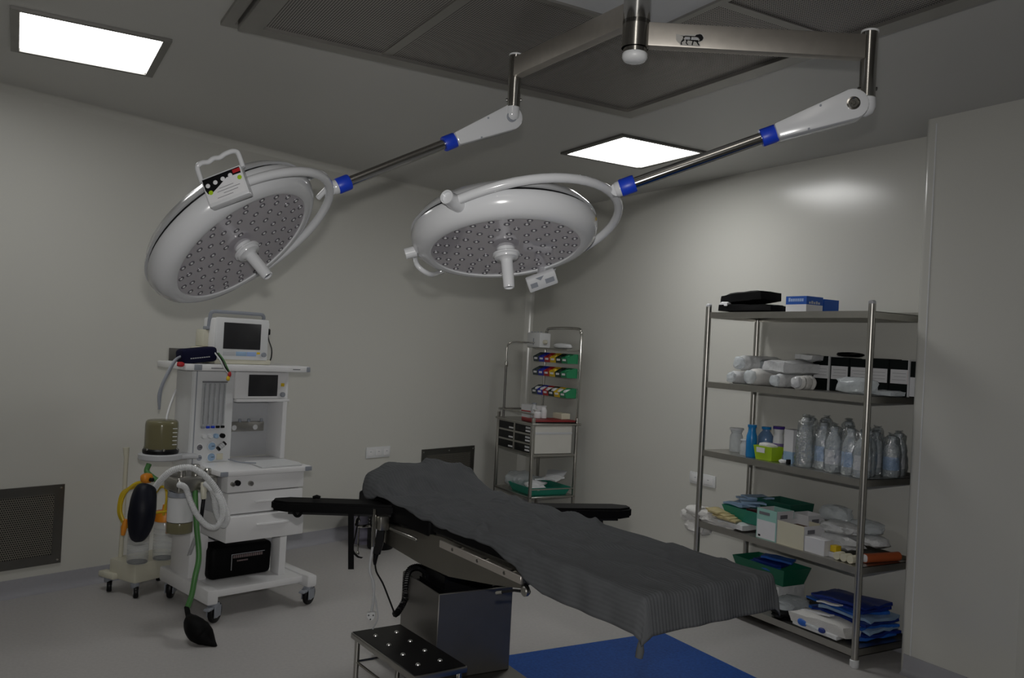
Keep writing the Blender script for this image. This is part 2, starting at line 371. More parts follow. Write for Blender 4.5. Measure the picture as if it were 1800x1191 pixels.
# ================================================================== surgical lights
t = thing('ceiling_column', 'polished steel ceiling column carrying both surgical light arms', 'column', (1.762, 2.335, H-.02))
cc = V(1.762, 2.335, 0)
b = B(); cyl(b, cc+V(0, 0, 2.60), cc+V(0, 0, H-.03), .040, seg=28); fin('tube', b, CHROME, t)
b = B(); lathe(b, [(.041, 2.70), (.042, 2.699), (.042, 2.697), (.041, 2.696)], cc, seg=28); fin('joint_line', b, BLACKP, t)
b = B(); lathe(b, [(0, 2.573), (.02, 2.574), (.036, 2.580), (.0425, 2.590), (.0425, 2.602), (.04, 2.606)], cc, seg=28); fin('end_cap', b, WHITEP, t)
b = B(); dd = (V(0, 0, 0)-cc).normalized(); lathe(b, [(.006, 0), (.006, .004), (0, .006)], cc+V(0, 0, 2.675)+dd*.038, dd, 10); fin('set_screw', b, STEELD, t)
b = B(); lathe(b, [(.11, H-.05), (.11, H-.075), (.06, H-.085), (.041, H-.085)], cc, seg=28); fin('ceiling_flange', b, STEEL, t)

def view_frame(P): 
    d = (CAM-P).normalized(); r_ = (cr_ - d*cr_.dot(d)).normalized(); u_ = d.cross(r_)*1
    if u_.z < 0: u_ = -u_
    return d, r_, u_
def surgical_light(label, post, zA, post_z, knuckle, collar, C0, n_img, n_tow, e1_img, M, panel_side, Rh=.345, yr=.030, yh=.030, ye=.85):
    """post: plan position of the drop post; C0: centre of the head rim; n: direction the lamp shines"""
    t = thing('surgical_light', label, 'surgical light', (cc.x, cc.y, zA), group='ceiling surgical lights')
    post = Vector(post); d = (post-cc); d.z = 0; L_ = d.length; d.normalize(); sd = V(-d.y, d.x, 0)
    # extension arm: rectangular tube
    Mx = Matrix((d, sd, V(0, 0, 1))).transposed().to_4x4(); Mx.translation = cc+V(0, 0, zA)
    b = B(); box(b, .036, L_-.02, -.022, .022, -.040, .040, .004, 2, Mx); ea = fin('extension_arm', b, ARMST, t)
    b = B(); lathe(b, [(.046, zA-.046), (.046, zA+.046)], cc, seg=28); 
    bmesh.ops.delete(b, geom=[f for f in b.faces if len(f.verts) > 4], context='FACES_ONLY'); fin('hub_ring', b, CHROME, t)
    b = B(); cyl(b, post+V(0, 0, post_z), post+V(0, 0, zA+.052), .027, seg=22); fin('drop_post', b, CHROME, t)
    b = B(); lathe(b, [(.029, zA+.052), (.029, zA+.058), (.02, zA+.062), (0, zA+.063)], post, seg=22); fin('post_cap', b, WHITEP, t)
    for sgn in (-1, 1):
        b = B(); lathe(b, [(.007, 0), (.007, .006), (0, .008)], post+V(0, 0, post_z+.03)+cr_*sgn*.026, cr_*sgn, 8); fin('post_screw', b, STEELD, t)
    # knuckle: elbow housing + tapering side cheek
    K = Vector(knuckle); Cl = Vector(collar); a = (Cl-K); La = a.length; a.normalize(); up = V(0, 0, 1); sdv = a.cross(up).normalized(); nu = sdv.cross(a).normalized()
    if sdv.dot(CAM-K) < 0: sdv = -sdv
    top = post+V(0, 0, post_z+.004)
    b = B(); tube(b, [q-sdv*.012 for q in spl([top, top+V(0, 0, -.035), K+(top-K)*.45-V(0,0,.012), K-a*.01], 5)], [.031]*16, 16); fin('elbow', b, LAMPW, t)
    Lk = .26
    prof = []
    for k in range(-6, 7): prof.append((-math.cos(k*R(15))*.052, math.sin(k*R(15))*.052))
    poly = [K + a*p[0] + nu*p[1] - sdv*.036 for p in prof] + [K+a*Lk+nu*.027-sdv*.036, K+a*Lk-nu*.027-sdv*.036]
    b = B(); prism(b, poly, sdv*.075); bmesh.ops.bevel(b, geom=list(b.edges), offset=.008, segments=2, affect='EDGES', profile=.5); fin('spring_arm_housing', b, LAMPW, t)
    b = B(); lathe(b, [(.022, 0), (.022, .004), (.017, .005), (.015, .003), (.008, .003), (.006, .006), (0, .006)], K+sdv*.039, sdv, 18); fin('joint_screw', b, CHROME if panel_side else GREYP, t)
    for k, hgt in ((.1, .03), (.16, -.032)):
        b = B(); lathe(b, [(.004, 0), (.004, .003), (0, .003)], K+a*k+nu*hgt+sdv*.039, sdv, 8); fin('cover_screw', b, GREYP, t)
    b = B(); cyl(b, K+a*(Lk-.02), Cl-a*.02, .0205, seg=20); fin('spring_arm', b, CHROME, t)
    b = B(); lathe(b, [(.029, 0), (.031, .004), (.031, .05), (.029, .054)], K+a*(Lk-.005), a, 20); fin('collar', b, BLUEC, t)
    b = B(); lathe(b, [(.029, 0), (.031, .004), (.031, .05), (.029, .054)], Cl-a*.055, a, 20); fin('collar', b, BLUEC, t)
    b = B(); lathe(b, [(.028, 0), (.028, .012), (.024, .02)], Cl-a*.002, a, 20); fin('arm_end', b, LAMPW, t)
    # head frame
    C0 = Vector(C0); tw, ri, ui = view_frame(C0)
    s = math.sqrt(1-n_tow**2); ni = V(n_img[0], n_img[1], 0).normalized()
    n = (ri*ni.x*s - ui*ni.y*s + tw*n_tow).normalized()
    maj = (ri*ni.y + ui*ni.x); maj = (maj-n*maj.dot(n)).normalized()       # image-major axis of the disc
    far = n.cross(maj);  far = far if far.dot(tw) < 0 else -far             # in-plane, away from the viewer (image 'b' direction)
    def hp(a_, b_, h=0): return C0 + maj*a_ + far*b_ + n*h
    b = B(); lathe(b, [(0, -.075), (.12, -.074), (.24, -.066), (.315, -.046), (Rh-.006, -.018), (Rh, -.008)], C0, n, 64); fin('back_shell', b, LAMPW, t)
    b = B(); lathe(b, [(Rh-.012, -.010), (Rh-.012, .006)], C0, n, 64); 
    bmesh.ops.delete(b, geom=[f for f in b.faces if len(f.verts) > 4], context='FACES_ONLY'); fin('seal_gap', b, BLACKP, t)
    b = B(); lathe(b, [(Rh-.012, .003), (Rh-.002, .004), (Rh+.002, .012), (Rh, .035), (Rh-.010, .060), (Rh-.030, .078), (Rh-.055, .086), (Rh-.068, .084), (Rh-.070, .078)], C0, n, 64)
    bmesh.ops.delete(b, geom=[f for f in b.faces if len(f.verts) > 4], context='FACES_ONLY'); fin('rim', b, LAMPW, t)
    Rg = Rh-.070
    b = B(); lathe(b, [(Rg+.002, .074), (Rg, .079), (0, .079)], C0, n, 64); lp = fin('lens_plate', b, GLASSL, t, ang=60)
    # LED lenses in concentric rings
    b = B(); lathe(b, [(.0115, 0), (.0115, .002), (.009, .003), (.0078, .0012), (.0055, .0012), (.005, .003), (.003, .0042), (0, .0046)], (0, 0, 0), (0, 0, 1), 12)
    for f_ in b.faces: f_.material_index = 1 if f_.calc_center_median().xy.length < .0052 else 0
    Q = Matrix((maj, n.cross(maj), n)).transposed(); b.transform(Q.to_4x4())
    led0 = fin('led_lens', b, [LEDM, LEDC]); first = True; Pi = MW[t.name].inverted()
    for rr, k, ph in ((.092, 8, .2), (.138, 13, .0), (.183, 17, .15), (.226, 20, .05), (.258, 24, .1)):
        for i in range(k):
            an = ph+i*2*math.pi/k; p = Pi @ hp(math.cos(an)*rr, math.sin(an)*rr, .0788)
            if first: led0.parent = lp; led0.location = p; MW[led0.name] = MW[t.name]; first = False
            else: copy_part(led0, lp, p)
    # sterile handle
    b = B(); lathe(b, [(.034, .078), (.034, .086), (.030, .096)], C0, n, 28); fin('handle_base', b, LAMPW, t)
    b = B(); lathe(b, [(.028, .094), (.046, .096), (.051, .100), (.051, .106), (.046, .109), (.046, .112), (.043, .118), (.028, .121), (.0225, .127), (.0205, .228), (.018, .233), (.0165, .233), (.0165, .225), (0, .225)], C0, n, 28); hd = fin('sterile_handle', b, LAMPW, t)
    b = B(); lathe(b, [(.0163, .2255), (0, .2255)], C0, n, 20); fin('handle_bore', b, GREYP, hd)
    # yoke: half ring through both pivots
    ea_, eb_ = e1_img; e1 = (maj*ea_ + far*eb_).normalized(); M = Vector(M)
    h0 = n*yh
    yk = [C0+h0*1 + e1*math.cos(k*math.pi/28)*(Rh+yr) + (M-C0-h0)*math.sin(k*math.pi/28)**ye for k in range(29)]
    b = B(); tube(b, yk, .0165, 14); fin('yoke', b, LAMPW, t)
    for sgn in ((1, -1) if panel_side else ()):
        b = B(); lathe(b, [(.026, -.035), (.026, .03), (.022, .05), (.024, .055), (.024, .066), (.019, .066), (.019, .056), (0, .056)], C0+h0+e1*sgn*(Rh+.01), e1*sgn, 20); fin('pivot_housing', b, LAMPW, t)
    b = B(); tube(b, [Cl+a*.012, Cl.lerp(M, .55), M], [.024, .020, .016], 14); fin('yoke_stem', b, LAMPW, t)
    # side grip bars
    return t, dict(C0=C0, n=n, maj=maj, far=far, hp=hp, e1=e1, Rh=Rh, tw=tw, ri=ri, ui=ui)

# left light
D1 = 3.22
t1, g1 = surgical_light('surgical light tilted on edge at left, with a printed control box on top', V(1.738, 3.11, 0), 2.745, 2.585, dep(893, 209, 3.60), dep(592, 328, 3.33), dep(405, 405, D1), (.6, .8), .43, (.25, -.97), dep(580, 338, 3.32), False, yr=.010, yh=.045, ye=1.15)
t2, g2 = surgical_light('surgical light facing down at centre, in front of the wall corner', V(2.45, 1.945, 0), 2.668, 2.50, dep(1496, 187, 2.92), dep(1090, 331, 3.06), dep(886, 402, 3.22), (.085, .996), .39, (-.44, -.93), dep(1076, 340, 3.10), True)
def control_box(t, pos, xa, ya, za, wd_, hh, th, mirror=False):
    """xa along width, ya up the box face, za out of the face"""
    Mx = Matrix((xa, ya, za)).transposed().to_4x4(); Mx.translation = pos
    bx = lambda *a, **k: box(B(), *a, M=Mx, **k)
    p = fin('control_box', bx(-wd_/2, wd_/2, 0, hh, -th, 0, bev=.006), LAMPW, t)
    return p, bx, Mx
# control box on the left light: keypad face towards the viewer, carrying handle above
P = dep(404, 352, 2.84); xa = (cr_*.93+cu*.36).normalized(); za = (-cf*.93+cu*.1 - cr_*.1); za = (za-xa*za.dot(xa)).normalized(); ya = za.cross(xa)
p, bx, Mx = control_box(t1, P, xa, ya, za, .142, .105, .04)
fin('label_panel', bx(-.065, .065, .012, .098, -.001, .0012), PAPER, p, smooth=False)
b = B(); prism(b, [Mx @ V(-.065, .06, .0013), Mx @ V(-.065, .098, .0013), Mx @ V(.065, .098, .0013), Mx @ V(.065, .076, .0013), Mx @ V(.015, .078, .0013), Mx @ V(-.02, .058, .0013), Mx @ V(-.045, .045, .0013), Mx @ V(-.06, .045, .0013)], za*.0008); fin('black_keypad', b, BLACKP, p, smooth=False)
for i in range(4):
    b = B(); lathe(b, [(.0075, 0), (.0075, .002), (.004, .003), (.0035, .002), (0, .002)], Mx @ V(-.052+i*.027, .072+i*.0025, .002), za, 12); fin('key_button', b, PAPER, p)
b = B(); box(b, .04, .066, .082, .094, .0015, .003, M=Mx); fin('red_key', b, RED, p, smooth=False)
for x, y in ((-.05, .047), (.056, .062)):
    b = B(); lathe(b, [(.0075, 0), (.0075, .0015), (0, .002)], Mx @ V(x, y, .0015), za, 14); fin('yellow_key', b, LIME, p)
b = B()
for i, (x0, x1) in enumerate(((-.02, .03), (-.03, .05), (-.01, .04), (-.035, .02))): box(b, x0, x1, .050-i*.010, .0515-i*.010, .0012, .0018, M=Mx)
fin('printed_lines', b, PRINT, p, smooth=False)
b = B(); tube(b, [Mx @ V(*q) for q in spl([(-.073, .10, -.02), (-.073, .15, -.02), (-.066, .163, -.02), (-.05, .166, -.02), (-.03, .161, -.02), (-.01, .166, -.02), (.01, .161, -.02), (.03, .166, -.02), (.055, .166, -.02), (.07, .158, -.02), (.073, .145, -.02), (.073, .10, -.02)], 4)], .0085, 10); fin('carry_handle', b, LAMPW, p)
b = B(); cyl(b, Mx @ V(0, .02, -.02), g1['C0']+g1['e1']*g1['Rh']+g1['n']*.03, .02); fin('box_mount', b, LAMPW, t1)
# small side bar on the left light rim
C, n_, mj, fr = g1['C0'], g1['n'], g1['maj'], g1['far']
b = B(); tube(b, spl([g1['hp'](.33, .03, .0), g1['hp'](.40, .02, .02), g1['hp'](.40, .06, .06), g1['hp'](.34, .1, .06)], 5), .011, 10); fin('side_grip', b, LAMPW, t1)
# control box under the centre light (far rim)
P = dep(955, 500, 3.36); xa = (cr_*.94+cu*.34).normalized(); za = (-cf*.75-cu*.66); za = (za-xa*za.dot(xa)).normalized(); ya = za.cross(xa)
p, bx, Mx = control_box(t2, P-ya*.02, xa, ya, za, .118, .062, .03)
fin('keypad', bx(-.048, -.02, .02, .042, .0, .0012), GREYP, p, smooth=False); fin('keypad', bx(.012, .048, .02, .042, .0, .0012), GREYP, p, smooth=False)
b = B(); prism(b, [Mx @ V(-.022, .062, .001), Mx @ V(.012, .062, .001), Mx @ V(-.005, .045, .001)], za*.001); fin('arrow_mark', b, GREYP, p, smooth=False)
b = B(); cyl(b, Mx @ V(0, .04, -.02), g2['C0']-g2['e1']*g2['Rh']+g2['n']*.03, .018); fin('box_mount', b, LAMPW, t2)
# grip stub and bar at the left of the centre light
P0 = g2['hp'](-.335, .02, .05); P1 = dep(712, 446, 3.22)
b = B(); tube(b, [P0, P1], [.021, .021], 18); fin('grip_stub', b, LAMPW, t2)
b = B(); tube(b, spl([g2['hp'](-.35, .10, .04), dep(735, 468, 3.26), dep(757, 482, 3.3), g2['hp'](-.26, .26, .05)], 5), .010, 10); fin('side_grip', b, LAMPW, t2)
b = B(); lathe(b, [(.008, 0), (0, .004)], g2['hp'](.335, -.09, .03), (g2['maj']), 12); fin('yellow_sticker', b, YELP, t2)
# lion emblem sticker on the right extension arm (parts of the arm)
arm2 = [o for o in t2.children if o.name.startswith('extension_arm')][0]
d = V(2.45, 1.945, 0)-cc; d.normalize(); sd = V(-d.y, d.x, 0)
if sd.dot(CAM-cc) < 0: sd = -sd
EM = Matrix((d, V(0, 0, 1), -sd if False else sd)).transposed().to_4x4()
e0 = onp(1214, 70, cc+sd*.0225, sd); EM.translation = e0
k = .0000535*1.32          # emblem drawn in units of the zoomed picture
def ep(x, y): return EM @ V((x-900)*k, -(y-500)*k, 0)
def flat(b, pts, h=.0006, lift=0): prism(b, [ep(*q)+sd*lift for q in pts], sd*h)
b = B(); flat(b, [(180,260),(420,290),(1130,230),(1340,170),(1480,210),(1560,380),(1480,520),(1330,580),(1380,760),(1330,800),(430,790),(380,700),(300,640),(220,560)], .0004); st = fin('sticker', b, mat('clear_sticker', (.40, .39, .37), .4), arm2, smooth=False)
b = B()
flat(b, [(400,320),(560,340),(650,320),(1100,320),(1150,250),(1330,205),(1420,240),(1490,350),(1500,400),(1450,500),(1330,560),(1280,540),(1330,480),(1280,400),(1180,360),(640,370),(580,420),(560,480),(620,520),(590,560),(510,620),(480,660),(510,750),(450,760),(430,680),(450,600),(520,500),(540,400),(520,350)], .0008, .0003)
flat(b, [(640,500),(1250,500),(1290,560),(1250,600),(1340,740),(1280,750),(1170,590),(1060,560),(1030,620),(1010,760),(950,740),(990,560),(760,530),(740,600),(720,660),(810,740),(740,750),(670,660),(690,560)], .0008, .0003)
flat(b, [(860,360),(930,360),(910,510),(860,510)], .0008, .0003)
fin('lion_emblem', b, BLACKP, arm2, smooth=False)
def text(s, size, Mt, name, material, parent, ext=.0003):
    cv = bpy.data.curves.new(name, 'FONT'); cv.body = s; cv.size = size; cv.align_x = 'CENTER'; cv.align_y = 'CENTER'; cv.extrude = ext
    tmp = bpy.data.objects.new(name, cv); COL.objects.link(tmp); dg = bpy.context.evaluated_depsgraph_get()
    me = bpy.data.meshes.new_from_object(tmp.evaluated_get(dg)); bpy.data.objects.remove(tmp); bpy.data.curves.remove(cv)
    me.transform(Mt); b = bmesh.new(); b.from_mesh(me); bpy.data.meshes.remove(me); return fin(name, b, material, parent, smooth=False)
Mt = EM.copy(); Mt.translation = ep(930, 440)+sd*.0008
b = B(); flat(b, [(620,390),(1270,390),(1270,490),(620,490)], .0005, .0006); fin('emblem_band', b, LGREY, arm2, smooth=False)
text('MAKE IN INDIA', .0076, Mt, 'emblem_lettering', BLACKP, arm2)

# ================================================================== operating table
TA = R(6); TO = V(1.97, 2.07, 0); ts = V(math.cos(TA), math.sin(TA), 0); tt = V(-math.sin(TA), math.cos(TA), 0)
def tp(s, t_, z): return TO + ts*s + tt*t_ + V(0, 0, z)
TM = Matrix((ts, tt, V(0, 0, 1))).transposed().to_4x4(); TM.translation = TO
t = thing('operating_table', 'steel operating table with black pads and arm boards under a dark grey sheet', 'operating table', (1.893, 3.69, 0))
def tb(*a, **k): return box(B(), *a, M=TM, **k)
bx0, bx1, by0, by1 = 1.70, 2.085, 3.485, 3.90
b = B(); box(b, bx0-.02, bx1+.035, by0-.25, by1+.22, 0, .085, .012, 2); fin('base_plate', b, STEELD, t)
b = B(); box(b, bx0, bx1, by0, by1, .085, .475, .004, 1)
bmesh.ops.delete(b, geom=[f for f in b.faces if f.normal.z > .9 and f.calc_center_median().z > .46], context='FACES_ONLY'); fin('pedestal_cover', b, mat('pedestal_steel', (.27, .26, .245), .42, .9, var=.15, vscale=5), t)
b = B(); box(b, bx0+.003, bx1-.003, by0+.003, by1-.003, .40, .43); fin('cover_inside', b, BLACKP, t, smooth=False)
b = B()
for i in range(6): box(b, bx0+.06-.0*i+(i % 2)*.008, bx1-.06-(i % 2)*.008, by0+.07+(i % 2)*.008, by1-.07-(i % 2)*.008, .43+i*.033, .43+(i+1)*.033)
fin('lift_column', b, BLACKP, t, smooth=False)
# under-frame: plated side cheeks following the drawn outline, one on each side, with a carriage between
prof = [(1.72, .745), (1.72, .66), (1.38, .64), (1.14, .642), (.83, .688), (.64, .722), (.64, .775), (1.20, .79)]
for nm, s0 in (('side_cheek', -.262), ('side_cheek', .25)):
    b = B(); prism(b, [tp(s0, a, z) for a, z in prof], ts*.012); fin(nm, b, mat('cheek_steel', (.27, .255, .225), .42, 1, var=.12, vscale=7), t)
b = B(); prism(b, [tp(-.25, a, z) for a, z in [(1.70, .74), (1.70, .665), (1.38, .645), (1.14, .647), (.83, .692), (.66, .725), (.66, .77), (1.2, .78)]], ts*.5); fin('carriage', b, STEELD, t)
# head, seat and leg section frames with pads
for (a0, a1) in ((.02, .60), (.63, 1.28), (1.31, 1.98)):
    b = tb(-.25, .25, a0, a1, .772, .795, bev=.004); fin('section_frame', b, STEELD, t)
    b = tb(-.272, .272, a0-.005, a1+.005, .795 if a0 < 1 else .768, .858, bev=.016, seg=3); fin('pad', b, BLACK, t)
# side rails with spacers
def rail(s0, s1, a0, z0, a1, z1, hgt=.03):
    b = B(); q = [tp(s0, a0, z0), tp(s0, a1, z1), tp(s0, a1, z1+hgt), tp(s0, a0, z0+hgt)]; prism(b, q, ts*(s1-s0))
    bmesh.ops.bevel(b, geom=list(b.edges), offset=.002, segments=1, affect='EDGES'); o = fin('side_rail', b, mat('rail_steel', (.56, .52, .48), .45, .8, var=.08), t)
    for f in (.18, .5, .82):
        a_ = a0+(a1-a0)*f; z_ = z0+(z1-z0)*f+hgt/2
        b = B(); lathe(b, [(.007, 0), (.007, .002), (.004, .003), (0, .003)], tp(s0, a_, z_), -ts if s0 < 0 else ts, 10); fin('rail_bolt', b, STEELD, o)
        b = B(); cyl(b, tp(s1 if s0 < 0 else s0, a_, z_), tp(-.25 if s0 < 0 else .25, a_, z_), .008, seg=10); fin('rail_spacer', b, STEELD, o)
rail(-.304, -.294, 1.16, .762, .60, .752); rail(.294, .304, 1.16, .765, .62, .765)
rail(.29, .30, 1.92, .765, 1.40, .765)
# leg-joint knob with lever
b = B(); lathe(b, [(.0, 0), (.014, 0), (.018, .005), (.018, .016), (.014, .02), (0, .02)], tp(-.312, .545, .745), -ts, 18); fin('joint_knob', b, STEEL, t)
b = B(); tube(b, [tp(-.29, .59, .745), tp(-.315, .545, .742)], .014, 10); fin('joint_arm', b, BLACKP, t)
b = B(); tube(b, [tp(-.325, .545, .745), tp(-.33, .60, .735), tp(-.33, .70, .70)], [.006, .005, .005], 8); lv = fin('release_lever', b, BLACKP, t)
b = B(); tube(b, [tp(-.33, .668, .711), tp(-.33, .705, .698)], .0065, 8); fin('lever_tip', b, CHROME, lv)
b = B(); lathe(b, [(.010, 0), (.010, .015), (.014, .02), (.014, .028), (0, .03)], tp(-.14, 1.30, .615), V(0, 0, 1), 12); fin('lock_pin', b, STEEL, t)
# head-end black perforated bracket under the far end
b = tb(-.20, -.05, 1.93, 1.97, .60, .80, bev=.006); fin('head_bracket', b, BLACKP, t)
# arm-board clamps on the near rail
b = B(); box(b, -.335, -.288, 1.62, 1.70, .735, .80, .006, 2, TM); cl = fin('arm_clamp', b, STEEL, t)
b = B(); cyl(b, tp(-.345, 1.66, .66), tp(-.345, 1.66, .83), .009, seg=12); fin('clamp_pin', b, CHROME, cl)
b = B(); tube(b, spl([tp(-.34, 1.70, .745), tp(-.38, 1.76, .735), tp(-.36, 1.80, .76), tp(-.33, 1.84, .74)], 5), .007, 8); fin('clamp_handle', b, CHROME, cl)
b = B(); tube(b, [tp(-.36, 1.78, .735), tp(-.36, 1.78, .61)], [.004, .004], 8); fin('clamp_rod', b, CHROME, cl)
b = B(); lathe(b, [(0, 0), (.008, .003), (.009, .01), (.006, .018), (0, .02)], tp(-.36, 1.78, .595), V(0, 0, 1), 10); fin('rod_ball', b, CHROME, cl)
b = B(); box(b, -.300, -.285, 1.36, 1.60, .742, .756, .003, 1, TM); fin('clamp_bar', b, STEEL, cl)
b = B(); box(b, .288, .335, 1.36, 1.44, .735, .80, .006, 2, TM); fin('arm_clamp', b, STEEL, t)
# arm boards
def arm_board(inner, tip, z1, th, wdt, side):
    inner = Vector(inner); tip = Vector(tip); d = (tip-inner); L_ = d.length; d.normalize(); p_ = V(-d.y, d.x, 0)
    out = [inner-p_*wdt/2, inner+d*(L_-.07)-p_*wdt/2, tip-p_*wdt*.22, tip+p_*wdt*.22, inner+d*(L_-.07)+p_*wdt/2, inner+p_*wdt/2]
    b = B(); prism(b, [q+V(0, 0, z1-th) for q in out], V(0, 0, th)); bmesh.ops.bevel(b, geom=list(b.edges), offset=.010, segments=2, affect='EDGES')
    ab = fin('arm_board', b, BLACK, t)
    b = B(); prism(b, [q*1+V(0, 0, z1-th-.010) for q in [inner-p_*wdt*.4, inner+d*(L_-.08)-p_*wdt*.4, inner+d*(L_-.08)+p_*wdt*.4, inner+p_*wdt*.4]], V(0, 0, .011)); fin('board_plate', b, BLACKP, ab)
    return ab, inner, d, p_, L_
def strap(ab, pts, wv, wdt):
    b = B(); pts = spl(pts, 6); wv = Vector(wv)*wdt/2; n_ = len(pts); rows = []
    for i, q in enumerate(pts):
        tg = (pts[min(i+1, n_-1)]-pts[max(i-1, 0)]).normalized(); nn = tg.cross(wv).normalized()*.0015
        rows.append([b.verts.new(q+wv+nn), b.verts.new(q-wv+nn), b.verts.new(q-wv-nn), b.verts.new(q+wv-nn)])
    for A, C in zip(rows, rows[1:]):
        for k_ in range(4): b.faces.new((A[k_], A[(k_+1) % 4], C[(k_+1) % 4], C[k_]))
    b.faces.new(rows[0]); b.faces.new(list(reversed(rows[-1]))); return fin('strap', b, BLACK, ab)
ab, ai, ad, ap, aL = arm_board(tp(-.20, 1.665, 0), tp(-.715, 1.955, 0), .846, .046, .14, -1)
pS = onp(617, 900, tp(-.47, 1.74, 0), cf)
strap(ab, [dep(617, y, pS.dot(cf)-0) + cf*0 for y in (898, 930, 960, 1000)], cr_, .026)
strap(ab, [onp(631, 905, pS, cf), onp(625, 940, pS, cf), onp(620, 965, pS, cf), onp(628, 977, pS, cf), onp(637, 980, pS, cf)], cr_*.7+cu*.5, .011)
q = onp(523, 898, tp(-.63, 1.84, 0), cf)
b = B(); tube(b, [q+cr_*math.cos(k*R(15))*.016-cu*(.004+math.sin(k*R(15))*.018) for k in range(13)], .007, 8); fin('end_loop', b, BLACK, ab)
b = B(); q = onp(557, 874, tp(-.5, 1.85, 0), cf); tube(b, [q-cr_*.018, q+cu*.004, q+cr_*.016], [.007, .009, .007], 8); fin('strap_buckle', b, BLACK, ab)
ab, ai, ad, ap, aL = arm_board(tp(.22, 1.465, 0), tp(.815, 1.215, 0), .846, .050, .14, 1)
for x in (1040, 1056):
    q = onp(x, 905, tp(.60, 1.28, 0), cf); strap(ab, [q+cu*.02, q-cu*.02, q-cu*.045, q-cu*.075], cr_, .022)
# far-side strap loop etc. is covered by the sheet

